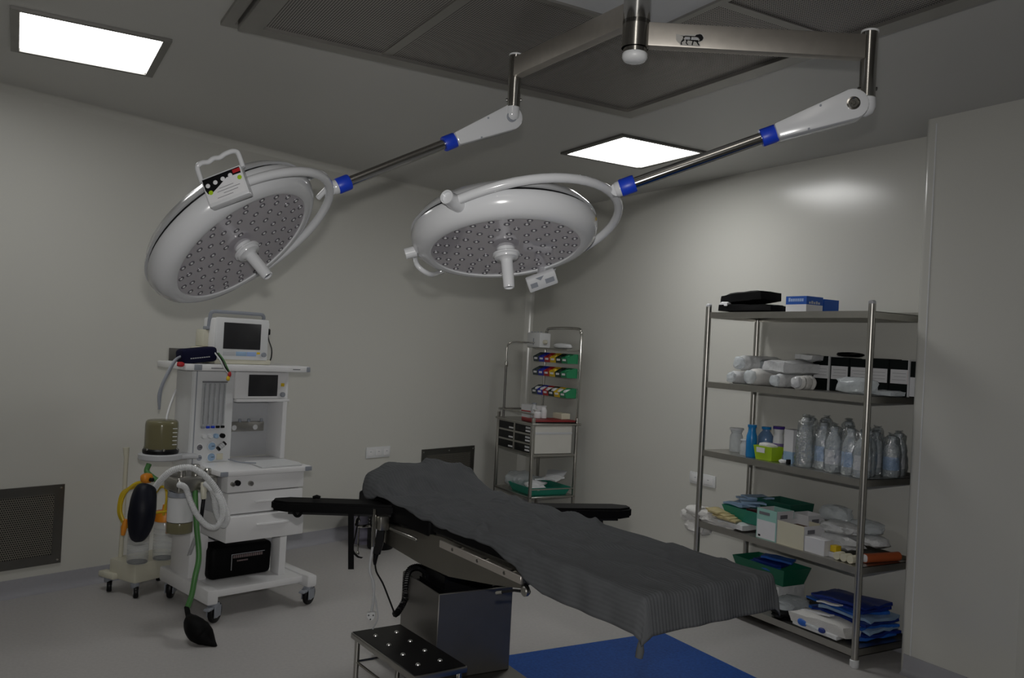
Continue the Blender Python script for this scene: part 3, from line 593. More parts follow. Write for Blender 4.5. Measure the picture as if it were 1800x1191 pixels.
# the sheet: one draped cloth, ribbed along its length
def sheet():
    M_ = bpy.data.materials.new('ribbed_grey_sheet'); M_.use_nodes = True; nt = M_.node_tree; p_ = nt.nodes['Principled BSDF']; N = nt.nodes.new; L = nt.links.new
    p_.inputs['Roughness'].default_value = .9; p_.inputs['Specular IOR Level'].default_value = .2
    uv = N('ShaderNodeUVMap'); uv.uv_map = 'cloth'; sp = N('ShaderNodeSeparateXYZ'); L(uv.outputs[0], sp.inputs[0])
    def ma(op, a, v):
        n = N('ShaderNodeMath'); n.operation = op; L(a, n.inputs[0])
        if hasattr(v, 'node'): L(v, n.inputs[1])
        else: n.inputs[1].default_value = v
        return n.outputs[0]
    sn = N('ShaderNodeMath'); sn.operation = 'SINE'; L(ma('MULTIPLY', sp.outputs[0], 2*math.pi/.0145), sn.inputs[0])
    nz = N('ShaderNodeTexNoise'); nz.inputs['Scale'].default_value = 14; nz.inputs['Detail'].default_value = 5; L(uv.outputs[0], nz.inputs['Vector'])
    f = ma('ADD', ma('MULTIPLY', sn.outputs[0], .09), nz.outputs['Fac'])
    rp = N('ShaderNodeMix'); rp.data_type = 'RGBA'; L(f, rp.inputs[0]); rp.inputs[6].default_value = (SHEETK[0]*.82, SHEETK[1]*.82, SHEETK[2]*.82, 1); rp.inputs[7].default_value = (SHEETK[0]*1.18, SHEETK[1]*1.18, SHEETK[2]*1.18, 1)
    L(rp.outputs[2], p_.inputs['Base Color'])
    n3 = N('ShaderNodeTexNoise'); n3.inputs['Scale'].default_value = 160; L(uv.outputs[0], n3.inputs['Vector'])
    bp = N('ShaderNodeBump'); bp.inputs['Strength'].default_value = .22; bp.inputs['Distance'].default_value = .003
    L(ma('ADD', sn.outputs[0], n3.outputs['Fac']), bp.inputs['Height']); L(bp.outputs['Normal'], p_.inputs['Normal'])
    nearhem = [(-.2, .125), (.45, .125), (.54, .105), (.64, .07), (.78, .048), (1.0, .042), (1.15, .046), (1.3, .046), (1.45, .03), (1.60, .018), (1.72, .03), (1.82, .075), (1.95, .09), (2.3, .09)]
    def hem(t_):
        for (a, x), (c, y) in zip(nearhem, nearhem[1:]):
            if a <= t_ <= c: return x+(y-x)*(t_-a)/(c-a)
        return nearhem[-1][1]
    NA, NB = 120, 230; w1, w2, L_ = .288, .300, 1.96; foot = .125; headd = .16; bm = B(); uvs = {}
    grid = []
    for j in range(NB+1):
        bb = -foot + (L_+foot+headd)*j/NB; row = []
        for i in range(NA+1):
            f = i/NA; h0 = hem(max(0, bb)) if bb < L_ else .05; a = -(w1+h0) + (w1+h0+w2+.125)*f
            k_ = max(0, min(1, (bb-1.70)/.26)); w1 = .288-.055*k_*k_
            d1 = max(0, -w1-a, a-w2); sg = -1 if a < 0 else 1
            d2 = max(0, -bb, bb-L_); sgb = -1 if bb < 0 else 1
            s_ = max(-w1, min(w2, a)); t_ = max(0, min(L_, bb)); drop = max(d1, d2)+.22*min(d1, d2)
            # soft edge: cloth bulges outward a little and rounds over
            e = .022; z = .872
            if drop > 0:
                k_ = min(drop/e, math.pi/2)
                out = e*math.sin(k_)*.8; z -= e*(1-math.cos(k_)) + max(0, drop-e*math.pi/2)
                fl_ = .02*max(0, drop-.03)/.1
                if d1 > 0: s_ += sg*(out+fl_)*(d1/drop)
                if d2 > 0: t_ += sgb*(out+fl_)*(d2/drop)
            # pillow under the head end
            pz = max(0, min(1, (t_-1.62)/.24)); pz = pz*pz*(3-2*pz); ps = max(0, 1-(abs(s_-.01)/.335)**3)
            if t_ > 1.93: pz *= max(0, 1-(t_-1.93)/.16)
            z += .115*pz*ps**.7 + (.0 if drop == 0 else 0)
            q = V(a, bb, 0)
            nf = noise.noise(q*3.1+V(2, 0, 0)); n2 = noise.noise(V(a*5+bb*2.5, bb*6-a*3, 3.7)); rid = 1-abs(noise.noise(V(a*4.2-bb*1.2, bb*3.4+a*2, 9.1)))
            amp = .35+.65*max(0, min(1, (bb-.35)/.5))
            r2 = 1-abs(noise.noise(V(a*7+bb*2.2, bb*5.2-a*3, 4.4))); wr = .008*nf + amp*(.007*n2 + .034*max(0, rid-.80)*2.4 + .026*max(0, r2-.84)*2.6)
            if drop == 0: z += wr
            else:
                s_ += sg*(d1 > 0)*(.003*math.sin(bb*38+nf*4)*min(1, d1/.06)); t_ += sgb*(d2 > 0)*(.003*math.sin(a*34+nf*4)*min(1, d2/.06)); z += wr*max(0, 1-drop/.1)
            # the corner hanging free at the near foot end
            v = bm.verts.new(tp(s_, t_, z)); uvs[v] = (a, bb); row.append(v)
        grid.append(row)
    ul = bm.loops.layers.uv.new('cloth')
    for j in range(NB):
        for i in range(NA):
            fc = bm.faces.new((grid[j][i], grid[j][i+1], grid[j+1][i+1], grid[j+1][i]))
            for lp_ in fc.loops: lp_[ul].uv = uvs[lp_.vert]
    # small loose tab of cloth at the near foot corner
    o = one('draw_sheet', bm, M_, 'dark grey ribbed draw sheet draped over the operating table', 'sheet', ang=80)
    sm = o.modifiers.new('thick', 'SOLIDIFY'); sm.thickness = .003; sm.offset = 0
    return o
sh = sheet()
b = B(); pts = [tp(-.305, -.008, .745), tp(-.308, -.012, .73), tp(-.31, -.014, .712), tp(-.312, -.012, .692)]
tube(b, pts, [.004, .010, .013, .012], 10); o = fin('cloth_tie', b, MATS.get('ribbed_grey_sheet') or bpy.data.materials['ribbed_grey_sheet'], sh); 

# wired hand control hanging on the rail, coiled lead over the pedestal edge
t = thing('hand_control', 'black wired hand control hanging at the head end of the operating table', 'remote control', tp(-.38, 1.79, .5))
HP = tp(-.37, 1.75, 0)
def hq(x, y, off=0): return onp(x, y, HP+cf*off, cf)
b = B(); prism(b, [hq(666, 903), hq(680, 903), hq(672, 960), hq(667, 977), hq(653, 971), hq(656, 958)], cf*.03); bmesh.ops.bevel(b, geom=list(b.edges), offset=.005, segments=2, affect='EDGES'); fin('handset', b, BLACKP, t)
b = B(); tube(b, [hq(661, 973, .015), hq(659, 985, .015), hq(659, 992, .015)], [.013, .010, .006], 10); fin('strain_relief', b, BLACKP, t)
lead = spl([hq(659, 990, .015), hq(662, 1005, .02), hq(673, 1025, .03), hq(683, 1050, .03), hq(693, 1076, .03)], 6)
b = B(); tube(b, lead, .0042, 8); fin('lead', b, BLACKP, t)
ctr = spl([hq(694, 1079, .03), hq(700, 1074, .03), V(1.690, 3.83, .36), V(1.690, 3.83, .44), V(1.700, 3.82, .50), V(1.74, 3.80, .515), V(1.77, 3.77, .49), V(1.775, 3.76, .455)], 8)
hel = []; N_ = 320; x_, y_ = frame_of(ctr[1]-ctr[0])
for i in range(N_+1):
    f = i/N_*(len(ctr)-1); k_ = min(int(f), len(ctr)-2); p_ = ctr[k_].lerp(ctr[k_+1], f-k_); tg = (ctr[k_+1]-ctr[k_]).normalized()
    x_ = (x_-tg*x_.dot(tg)).normalized(); y_ = tg.cross(x_); an = i*2*math.pi/7
    hel.append(p_+(x_*math.cos(an)+y_*math.sin(an))*.012)
b = B(); tube(b, hel, .0048, 6); fin('coiled_lead', b, BLACKP, t)
# white mains lead with three-pin plug
t = thing('power_cord', 'pale grey power cord with three-pin plug hanging from the table head', 'power cord', onp(652, 1085, HP, cf))
b = B(); tube(b, spl([hq(668, 900, -.02), hq(662, 925, -.02), hq(655, 960, -.02), hq(650, 1000, -.02), hq(657, 1025, -.02), hq(656, 1055, -.02), hq(653, 1074, -.02)], 6), .006, 8); fin('cord', b, LGREY, t)
b = B(); tube(b, spl([hq(650, 990, 0), hq(655, 1030, 0), hq(661, 1060, 0), hq(664, 1085, 0), hq(655, 1105, 0)], 6), .004, 8); fin('cord_tail', b, LGREY, t)
b = B(); prism(b, [hq(644, 1077, -.03), hq(660, 1076, -.03), hq(658, 1086, -.03), hq(652, 1092, -.03), hq(646, 1086, -.03)], cf*.025); bmesh.ops.bevel(b, geom=list(b.edges), offset=.003, segments=2, affect='EDGES'); pg = fin('plug', b, WHITEP, t)
for x, y in ((648, 1081), (656, 1081), (651, 1088)):
    b = B(); cyl(b, hq(x, y, -.027), hq(x, y, -.038), .004, seg=8); fin('pin', b, BLACKP, pg)

# step stool
t = thing('step_stool', 'low black-topped steel step stool beside the operating table pedestal', 'step stool', (1.56, 3.5, 0))
k0, k1, k2 = onz(617, 1110, .25), onz(705, 1096, .25), onz(822, 1170, .25); k3 = k0+(k2-k1)
ctr_ = (k0+k1+k2+k3)/4; ex = (k1-k0).normalized(); ey = (k1-k2); ey = (ey-ex*ey.dot(ex)).normalized(); hw, hl = (k1-k0).length/2, (k1-k2).length/2
SM = Matrix((ex, ey, V(0, 0, 1))).transposed().to_4x4(); SM.translation = V(ctr_.x, ctr_.y, 0)
b = B(); box(b, -hw, hw, -hl, hl, .222, .25, .006, 2, SM); fin('frame_top', b, STEEL, t)
b = B(); box(b, -hw+.006, hw-.006, -hl+.006, hl-.006, .249, .2525, .002, 1, SM); tread = fin('tread', b, BLACKP, t)
for i in range(4):
    for j in range(2):
        p_ = SM @ V((-.45+.9*j)*hw*.92, hl*(.66-.44*i), .2525); b = B(); lathe(b, [(.011, 0), (.0095, .004), (.005, .0065), (0, .007)], p_, V(0, 0, 1), 12); fin('stud', b, mat('stud_metal', (.8, .8, .78), .3, .8), tread)
for x in (-1, 1):
    for y in (-1, 1):
        p_ = SM @ V(x*(hw-.022), y*(hl-.03), 0); b = B(); cyl(b, V(p_.x, p_.y, .0), V(p_.x, p_.y, .224), .0125, seg=14); fin('leg', b, CHROME, t)
for y in (-1, 1):
    b = B(); cyl(b, SM @ V(-hw+.022, y*(hl-.03), .12), SM @ V(hw-.022, y*(hl-.03), .12), .006, seg=8); fin('stretcher', b, CHROME, t)
b = B(); cyl(b, SM @ V(-hw+.022, hl-.03, .12), SM @ V(-hw+.022, -hl+.03, .12), .006, seg=8); fin('stretcher', b, CHROME, t)

# bins standing at the left wall behind the table head
p_ = onz(637, 953, 0); 
b = B(); lathe(b, [(.0, .0), (.075, 0), (.082, .01), (.10, .26), (.104, .27), (.104, .285), (.097, .285), (.094, .27), (.07, .012), (0, .012)], p_, seg=28); one('waste_bin', b, LILAC, 'lilac-grey plastic bin on the floor under the left arm board', 'bin')
p_ = onz(668, 962, 0)
t = thing('waste_bin', 'black bin with pale dotted rim behind the hanging hand control', 'bin', p_)
b = B(); lathe(b, [(0, 0), (.095, 0), (.10, .01), (.105, .29), (.098, .29), (.09, .012), (0, .012)], p_, seg=26); fin('body', b, BLACKP, t)
for k_ in range(10):
    for z_ in (.20, .225, .25):
        an = R(170+k_*18); b = B(); lathe(b, [(.006, 0), (0, .002)], p_+V(math.cos(an)*.1035, math.sin(an)*.1035, z_), V(math.cos(an), math.sin(an), 0), 8); fin('dot', b, LGREY, t)

# ================================================================== anaesthesia machine
AT = R(15); AO = V(1.02, 4.88, 0)
t = thing('anaesthesia_machine', 'white anaesthesia workstation on castors with flowmeters, drawers and breathing hoses', 'medical machine', AO, AT)
AM = MW[t.name]; aex = AM.to_3x3() @ V(1, 0, 0); aey = AM.to_3x3() @ V(0, 1, 0)
def ml(x, y, ly): return AM.inverted() @ onp(x, y, AO+aey*ly, aey)
def A(name, material, parent=None, *bs, bev=.006, seg=2, **k):
    b = B()
    for q in bs: box(b, *q, bev=bev, seg=seg)
    return fin(name, b, material, parent or t, world=False, **k)
# chassis
ch = A('chassis', WHITE, None, (-.035, .60, .03, .56, .125, .165))
A('chassis_beam', WHITE, ch, (-.055, .01, -.03, .60, .105, .188), bev=.012)
A('chassis_beam', WHITE, ch, (.565, .63, -.03, .60, .105, .175), bev=.012)
def caster(x, y, rz, pedal):
    c = B(); box(c, -.022, .022, -.03, .03, .085, .108, bev=.006, M=Matrix.Translation(V(x, y, 0)) @ Matrix.Rotation(rz, 4, 'Z')); Mc = Matrix.Translation(V(x, y, 0)) @ Matrix.Rotation(rz, 4, 'Z')
    for s_ in (-.026, .020): box(c, s_, s_+.006, -.034, .034, .035, .095, bev=.0015, seg=1, M=Mc)
    if pedal: box(c, -.018, .018, -.085, -.02, .082, .096, bev=.006, M=Mc)
    o = fin('castor', c, GREYP, t, world=False)
    b = B(); p0 = Mc @ V(-.014, .012, .056); p1 = Mc @ V(.014, .012, .056); ax = (p1-p0).normalized(); lathe(b, [(.015, -.002), (.046, -.002), (.056, .002), (.059, .009), (.059, .019), (.056, .026), (.046, .030), (.015, .030)], p0, ax, 26); fin('wheel', b, BLACKP, o, world=False)
    b = B(); lathe(b, [(.0, -.008), (.012, -.008), (.034, -.001), (.034, .029), (.012, .036), (0, .036)], p0, ax, 20); fin('wheel_hub', b, LGREY, o, world=False)
caster(0, 0, R(-55), True); caster(.59, 0, R(-60), True); caster(.0, .555, R(-40), False); caster(.59, .555, R(-70), False)
# lower cabinet
A('rear_panel', WHITE, None, (.0, .53, .45, .50, .165, .80), bev=.004)
A('side_column', WHITE, None, (-.035, .075, .26, .50, .165, .81))
A('side_post', WHITE, None, (.455, .50, .12, .22, .165, .45), bev=.004)
A('cabinet_side', LGREY, None, (.035, .06, .06, .45, .44, .80), bev=.003)
dr = A('drawer', WHITE, None, (.022, .505, -.045, .30, .438, .578)); 
A('drawer_handle', WHITE, dr, (.20, .40, -.062, -.045, .515, .53), bev=.005)
dr = A('drawer', WHITE, None, (.04, .51, -.012, .30, .586, .700))
A('drawer_handle', WHITE, dr, (.20, .40, -.029, -.012, .64, .655), bev=.005)
fp = A('control_fascia', WHITE, None, (.035, .515, -.008, .30, .706, .80))
for x, z, r_ in ((.062, .755, .012), (.09, .76, .016), (.17, .752, .014)):
    b = B(); lathe(b, [(r_, 0), (r_, .018), (r_*.8, .022), (0, .022)], (x, -.008, z), (0, -1, 0), 16); fin('control_knob', b, BLACKP if r_ == .016 else STEEL, fp, world=False)
wt = A('worktop', WHITE, None, (-.02, .545, -.035, .45, .80, .832), bev=.008)
for x in (.0, .525): A('corner_bumper', GREYP, wt, (x-.022, x+.022, -.040, -.028, .803, .829), bev=.004)
b = B(); prism(b, [V(.23, -.02, .833), V(.50, -.01, .833), V(.53, .08, .833), V(.52, .24, .833), V(.26, .24, .833)], V(0, 0, .006)); bmesh.ops.bevel(b, geom=list(b.edges), offset=.003, segments=2, affect='EDGES'); fin('writing_tray', b, WHITEP, t, world=False)
b = B(); tube(b, spl([(.19, .30, .845), (.21, .2, .84), (.27, .12, .842)], 4), .004, 6); fin('tray_edge', b, GREYP, t, world=False)
# tower
fb = A('flow_fascia', WHITEP, None, (-.045, .205, .31, .51, .83, 1.365), bev=.004)
A('tower_side', WHITEP, None, (-.05, -.028, .315, .52, .80, 1.36), bev=.003)
A('panel_joint', GREYP, fb, (-.028, -.022, .3085, .312, .83, 1.36), bev=0)
A('tower_back', LGREY, None, (.205, .56, .49, .51, .83, 1.365), bev=.002)
A('tower_right_wall', WHITE, None, (.535, .565, .31, .51, .83, 1.365), bev=.003)
mo = A('ventilator_panel', WHITE, None, (.207, .545, .30, .49, 1.20, 1.362), bev=.005)
A('ventilator_screen', SCREEN, mo, (.292, .485, .2965, .302, 1.215, 1.345), bev=.003)
b = B(); lathe(b, [(.016, 0), (.016, .012), (.012, .016), (0, .016)], (.52, .30, 1.225), (0, -1, 0), 16); fin('encoder_knob', b, GREYP, mo, world=False)
A('yellow_key', YELP, mo, (.508, .53, .296, .301, 1.275, 1.295), bev=.001)
A('screen_ledge', WHITE, mo, (.207, .56, .275, .31, 1.183, 1.20), bev=.004)
# vaporiser rail in the niche
va = A('vaporiser_rail', STEEL, None, (.215, .50, .465, .49, .985, 1.045), bev=.002)
for x in (.25, .33, .39, .475):
    b = B(); lathe(b, [(.008, 0), (.010, .006), (.010, .014), (.006, .02), (0, .02)], (x, .455, 1.045), (0, 0, 1), 12); fin('rail_peg', b, GREYP, va, world=False)
for x in (.30, .44):
    b = B(); lathe(b, [(.016, 0), (.016, .004), (0, .006)], (x, .465, 1.01), (0, -1, 0), 14); fin('rail_stud', b, WHITEP, va, world=False)
# flowmeter bank
z0, z1 = 1.045, 1.295
fmk = A('flowmeter_recess', LGREY, None, (.01, .155, .304, .312, z0-.01, z1+.01), bev=.002)
for i, c_ in enumerate((GREYP, BLUEC, BLUEC, BLACKP, BLACKP)):
    x = .022+i*.03; b = B(); cyl(b, V(x, .300, z0), V(x, .300, z1), .0065, seg=12); f1 = fin('flow_tube', b, CLEAR, fmk, world=False)
    b = B(); cyl(b, V(x, .300, z0+.01), V(x, .300, z1-.005), .003, seg=6); fin('flow_scale', b, PRINT, fmk, world=False)
    b = B(); box(b, x-.010, x+.010, .292, .308, z0-.014, z0, bev=.002); fin('tube_base', b, c_, fmk, world=False)
A('tube_top_bar', PRINT, fmk, (.008, .158, .296, .308, z1, z1+.007), bev=.001)
for i, (x, c_) in enumerate(((.03, WHITEP), (.07, WHITEP), (.105, LBLUE), (.145, BLACKP))):
    b = B(); lathe(b, [(.014, 0), (.014, .02), (.011, .024), (0, .024)], (x, .310, .985-.0*i), (0, -1, 0), 16); fin('flow_knob', b, c_, fb, world=False)
for (x, z) in ((.0, .925), (.075, .93), (.13, .93), (.0, .865), (.075, .868), (.13, .865)):
    pass
gz = ((.012, .922, .017, PRINT), (.085, .925, .023, LBLUE), (.012, .862, .017, GREYP), (.085, .862, .023, LBLUE))
for x, z, r_, c_ in gz:
    b = B(); lathe(b, [(r_+.004, 0), (r_+.004, .006), (r_, .007), (r_, .005), (0, .005)], (x, .31, z), (0, -1, 0), 22); gq = fin('pressure_gauge', b, WHITEP, fb, world=False)
    b = B(); lathe(b, [(r_, .0055), (0, .006)], (x, .31, z), (0, -1, 0), 20); fin('gauge_dial', b, c_, gq, world=False)
    b = B(); box(b, x-.001, x+r_*.7, .3028, .3035, z-.001, z+.002); fin('gauge_needle', b, BLACKP, gq, world=False)
b = B(); p0 = V(.14, .305, .925); tube(b, [p0+V(-.022, -.008, -.018), p0+V(.022, -.008, .018)], [.014, .014], 14); sw = fin('mains_switch', b, BLACKP, fb, world=False)
for k_ in (-.4, .0, .4):
    b = B(); tube(b, [p0+V(.022*k_-.004, -.0095, .018*k_-.003), p0+V(.022*k_+.004, -.0095, .018*k_+.003)], .0145, 14); fin('switch_mark', b, LGREY, sw, world=False)
A('note_plate', CARD, fb, (.12, .158, .307, .3105, .845, .88), bev=.001)
A('paper_strip', PAPER, fb, (.06, .17, .300, .3105, .815, .832), bev=.002)
# top shelf
ts_ = A('top_shelf', WHITE, None, (-.145, .635, .19, .58, 1.368, 1.405), bev=.006)
A('corner_bumper', GREYP, ts_, (.615, .64, .185, .2, 1.371, 1.402), bev=.004); A('corner_bumper', GREYP, ts_, (-.10, -.055, .185, .192, 1.371, 1.402), bev=.003)
A('shelf_slot', PRINT, ts_, (.0, .09, .1885, .1905, 1.381, 1.386), bev=0)
A('maker_plate', PRINT, ts_, (.52, .57, .1885, .1905, 1.383, 1.388), bev=0)
# bellows
b = B(); lathe(b, [(.108, .868), (.115, .874), (.115, .898), (.108, .902), (0, .902)], (-.215, .30, 0), seg=36); bw = fin('bellows_base', b, LGREY, t, world=False)
A('bellows_arm', LGREY, bw, (-.215, -.02, .24, .37, .868, .892), bev=.008)
b = B(); lathe(b, [(.092, .902), (.095, .91), (.095, .922), (.088, .93)], (-.215, .30, 0), seg=36); fin('clamp_ring', b, BLACKP, bw, world=False)
for k_ in range(6):
    an = k_*R(60)+.3; b = B(); lathe(b, [(.007, 0), (.007, .012), (0, .014)], (-.215+math.cos(an)*.088, .30+math.sin(an)*.088, .922), (0, 0, 1), 10); fin('clamp_screw', b, STEEL, bw, world=False)
b = B(); lathe(b, [(.086, .925), (.087, 1.06), (.084, 1.078), (.076, 1.085), (0, 1.087)], (-.215, .30, 0), seg=36); fin('bellows_dome', b, AMBER, t, world=False)
b = B(); pr_ = [(0, .93)]
for k_ in range(7): pr_ += [(.058, .93+k_*.018), (.074, .939+k_*.018)]
pr_ += [(.058, 1.056), (0, 1.06)]; lathe(b, pr_, (-.215, .30, 0), seg=30); fin('bellows', b, BROWN, t, world=False)
for k_ in range(5): A('scale_mark', PAPER, t, (-.19, -.165, .2135, .2145, .955+k_*.022, .959+k_*.022), bev=0)
# absorber block and canisters
ab_ = A('absorber_block', STEEL, None, (-.225, .005, .04, .22, .715, .80), bev=.015, seg=3)
for x, h_ in ((-.18, .03), (-.10, .05), (-.03, .025)):
    b = B(); lathe(b, [(.022, 0), (.022, h_), (.015, h_+.008), (0, h_+.008)], (x, .10, .80), (0, 0, 1), 16); fin('valve_dome', b, STEEL, ab_, world=False)
for x, z in ((-.185, .75), (-.09, .745), (-.075, .72)):
    b = B(); lathe(b, [(.010, 0), (.012, .012), (.008, .03), (0, .032)], (x, .04, z), (0, -1, 0), 12); fin('lever', b, CHROME, ab_, world=False)
b = B(); lathe(b, [(.06, .69), (.068, .685), (.068, .555), (.06, .55)], (-.165, .12, 0), seg=28); cn = fin('absorber_canister', b, WHITEP, t, world=False)
b = B(); lathe(b, [(.068, .715), (.07, .69)], (-.165, .12, 0), seg=28); fin('canister_collar', b, GREYP, cn, world=False)
b = B(); lathe(b, [(.066, .55), (.068, .545), (.068, .495), (.06, .49), (0, .49)], (-.165, .12, 0), seg=28); fin('canister_foot', b, AMBER, cn, world=False)
b = B(); cyl(b, V(-.07, .12, .45), V(-.02, .3, .30), .012, seg=8); fin('support_stay', b, LGREY, t, world=False)
# corrugated breathing hoses
def hose(name, pts, r_, material, rib=0, n=8):
    P_ = spl(pts, n); b = B()
    if rib:
        rr = []; Q = []
        for a_, c_ in zip(P_, P_[1:]):
            for k_ in range(2): Q.append(a_.lerp(c_, k_/2)); rr.append(r_*(1+rib*(1 if len(rr) % 2 else -1)))
        P_ = Q
    else: rr = [r_]*len(P_)
    tube(b, P_, rr, 12); return fin(name, b, material, t, world=False)
HA = [(269, 862, .10), (284, 842, .04), (304, 826, -.02), (331, 821, -.06), (351, 829, -.08), (369, 845, -.09), (385, 868, -.10), (396, 894, -.10), (399, 912, -.10), (393, 923, -.09), (385, 912, -.075), (379, 894, -.065), (377, 874, -.06), (371, 858, -.04), (360, 848, .0)]
hose('breathing_hose', [ml(*q) for q in HA], .0165, WHITEP, .07, 9)
HB = [(314, 851, .03), (326, 857, -.02), (335, 881, -.05), (345, 902, -.07), (358, 918, -.09), (371, 926, -.11), (383, 923, -.12), (391, 905, -.13), (389, 885, -.125), (381, 868, -.10), (372, 858, -.04)]
hose('breathing_hose', [ml(*q) for q in HB], .0155, WHITEP, .07, 9)
b = B(); tube(b, [ml(357, 848, .02), ml(358, 862, .0), ml(358, 876, .0)], [.012, .017, .014], 12); fin('hose_connector', b, CREAM, t, world=False)
hose('black_sensor_lead', [ml(358, 876, .0), ml(356, 892, -.01), ml(354, 908, .0)], .010, BLACKP)
hose('green_hose', [ml(*q) for q in ((343, 862, .05), (344, 895, .02), (346, 930, .0), (349, 960, -.02), (349, 985, -.04), (343, 1012, -.06), (337, 1045, -.07), (329, 1068, -.07))], .0145, GREEN)
# floor bag at the end of the green hose
P_ = [AM.inverted() @ q for q in (onp(328, 1066, AO+aey*-.07, aey), onz(334, 1088, .10), onz(345, 1104, .075), onz(358, 1116, .045), onz(370, 1126, .022), onz(381, 1135, .006))]
P_ = spl(P_, 6); n_ = len(P_); rr = []
for i in range(n_):
    f = i/(n_-1); g_ = (0, .012), (.12, .014), (.22, .035), (.36, .056), (.5, .06), (.66, .048), (.82, .028), (1.0, .004)
    for (a_, x_), (c_, y_) in zip(g_, g_[1:]):
        if a_ <= f <= c_: rr.append(x_+(y_-x_)*(f-a_)/(c_-a_)); break
b = B(); tube(b, P_, rr, 18)
for v in b.verts: v.co += noise.noise_vector(v.co*18)*.006
for v in b.verts:
    if v.co.z < .003: v.co.z = .003
fin('floor_breathing_bag', b, BLACK, t, world=False)
# hanging breathing bag
P_ = spl([ml(258, 858, .06), ml(254, 870, .04), ml(250, 895, .02), ml(247, 920, .02), ml(243, 938, .02), ml(238, 952, .02)], 6); n_ = len(P_)
rr = [max(.005, .066*math.sin(math.pi*min(1, .17+.83*(i/(n_-1))))**.42) for i in range(n_)]
b = B(); tube(b, P_, rr, 22)
for v in b.verts: v.co += noise.noise_vector(v.co*12)*.005
fin('breathing_bag', b, BAGN, t, world=False)
b = B(); tube(b, [ml(251, 855, .05), ml(262, 863, .04), ml(271, 870, .05)], [.012, .012, .010], 12); fin('bag_connector', b, WHITEP, t, world=False)

# patient monitor on the top shelf
t = thing('patient_monitor', 'white patient monitor with a blank dark screen on the anaesthesia machine', 'monitor', AM @ V(.21, .36, 1.405), AT)
def A2(name, material, parent, *q, bev=.006, seg=2): b = B(); box(b, *q, bev=bev, seg=seg); return fin(name, b, material, parent)
def AW(name, material, parent, *q, bev=.006, seg=2):
    b = B(); box(b, *q, bev=bev, seg=seg, M=AM); return fin(name, b, material, parent)
AW('stand', CREAM, t, .06, .42, .28, .46, 1.405, 1.436, bev=.008)
AW('housing', WHITE, t, .055, .385, .285, .44, 1.432, 1.672, bev=.014, seg=3)
bz = AW('bezel', WHITEP, t, .055, .39, .270, .290, 1.432, 1.676, bev=.008)
AW('screen', SCREEN, bz, .102, .338, .2665, .272, 1.494, 1.648, bev=.003)
for i, (x, w_, c_) in enumerate(((.105, .075, LGREY), (.185, .065, LBLUE), (.253, .06, PRINTB))): AW('key_strip', c_, bz, x, x+w_, .2675, .271, 1.455, 1.480, bev=.001)
AW('yellow_key', YELP, bz, .318, .338, .2675, .271, 1.468, 1.48, bev=.001)
b = B(); lathe(b, [(.015, 0), (.014, .012), (0, .013)], AM @ V(.362, .27, 1.466), AM.to_3x3() @ V(0, -1, 0), 16); fin('encoder_knob', b, GREYP, bz)
b = B(); tube(b, [AM @ q for q in spl([V(.052, .36, 1.62), V(.052, .345, 1.69), V(.065, .34, 1.705), V(.10, .34, 1.708), V(.35, .34, 1.708), V(.378, .34, 1.705), V(.392, .345, 1.69), V(.392, .36, 1.65)], 5)], .011, 10); fin('carry_handle', b, GREYP, t)
AW('side_module', CREAM, t, -.01, .06, .34, .46, 1.42, 1.50, bev=.01); AW('side_module', CREAM, t, .02, .06, .36, .46, 1.50, 1.60, bev=.01)
AW('side_latch', GREYP, t, .035, .056, .35, .40, 1.60, 1.62, bev=.004)
# plugged lead at the right of the monitor
t = thing('mains_lead', 'black plug with a thin black lead at the right side of the monitor', 'power cord', AM @ V(.42, .42, 1.41))
AW('socket_block', WHITEP, t, .425, .465, .40, .46, 1.57, 1.66, bev=.005)
AW('plug', BLACKP, t, .430, .457, .365, .402, 1.585, 1.625, bev=.008)
b = B(); tube(b, spl([AM @ q for q in (V(.445, .38, 1.59), V(.45, .37, 1.55), V(.465, .36, 1.50), V(.46, .35, 1.45), V(.44, .34, 1.415))], 6), .004, 8); fin('lead', b, BLACKP, t)
# blood-pressure cuff and tubing
t = thing('pressure_cuff', 'rolled navy blood-pressure cuff lying at the left end of the machine shelf', 'pressure cuff', AM @ V(-.07, .30, 1.405))
b = B(); cM = AM @ Matrix.Translation(V(-.055, .27, 1.452)) @ Matrix.Rotation(R(-7), 4, 'Y'); box(b, -.10, .105, -.055, .055, -.042, .042, .022, 3, cM)
for v in b.verts: v.co += noise.noise_vector(v.co*20)*.004
cu_ = fin('cuff', b, NAVY, t)
b = B()
for i in range(9): box(b, -.06+i*.013, -.051+i*.013, -.058, -.0555, -.014, -.009, M=cM)
fin('lettering', b, LGREY, cu_, smooth=False)
b = B(); tube(b, spl([AM @ V(-.13, .26, 1.45), AM @ V(-.19, .24, 1.42), ml_w if False else AM @ V(-.245, .22, 1.33), AM @ V(-.275, .22, 1.24), AM @ V(-.27, .22, 1.17)], 6), .0075, 8); fin('air_hose', b, GREYP, t)
b = B(); tube(b, spl([AM @ V(-.13, .28, 1.45), AM @ V(-.175, .26, 1.42), AM @ V(-.225, .24, 1.34), AM @ V(-.255, .24, 1.26), AM @ V(-.262, .24, 1.15)], 6), .0065, 8); fin('air_hose', b, GREYP, t)
b = B(); blob(b, AM @ V(-.165, .22, 1.40), (.02, .012, .014), 3, .2); fin('red_clip', b, RED, t)
t = thing('sensor_leads', 'bundle of thin sensor leads with red and yellow clips hanging over the shelf edge', 'cable', AM @ V(.10, .2, 1.405))
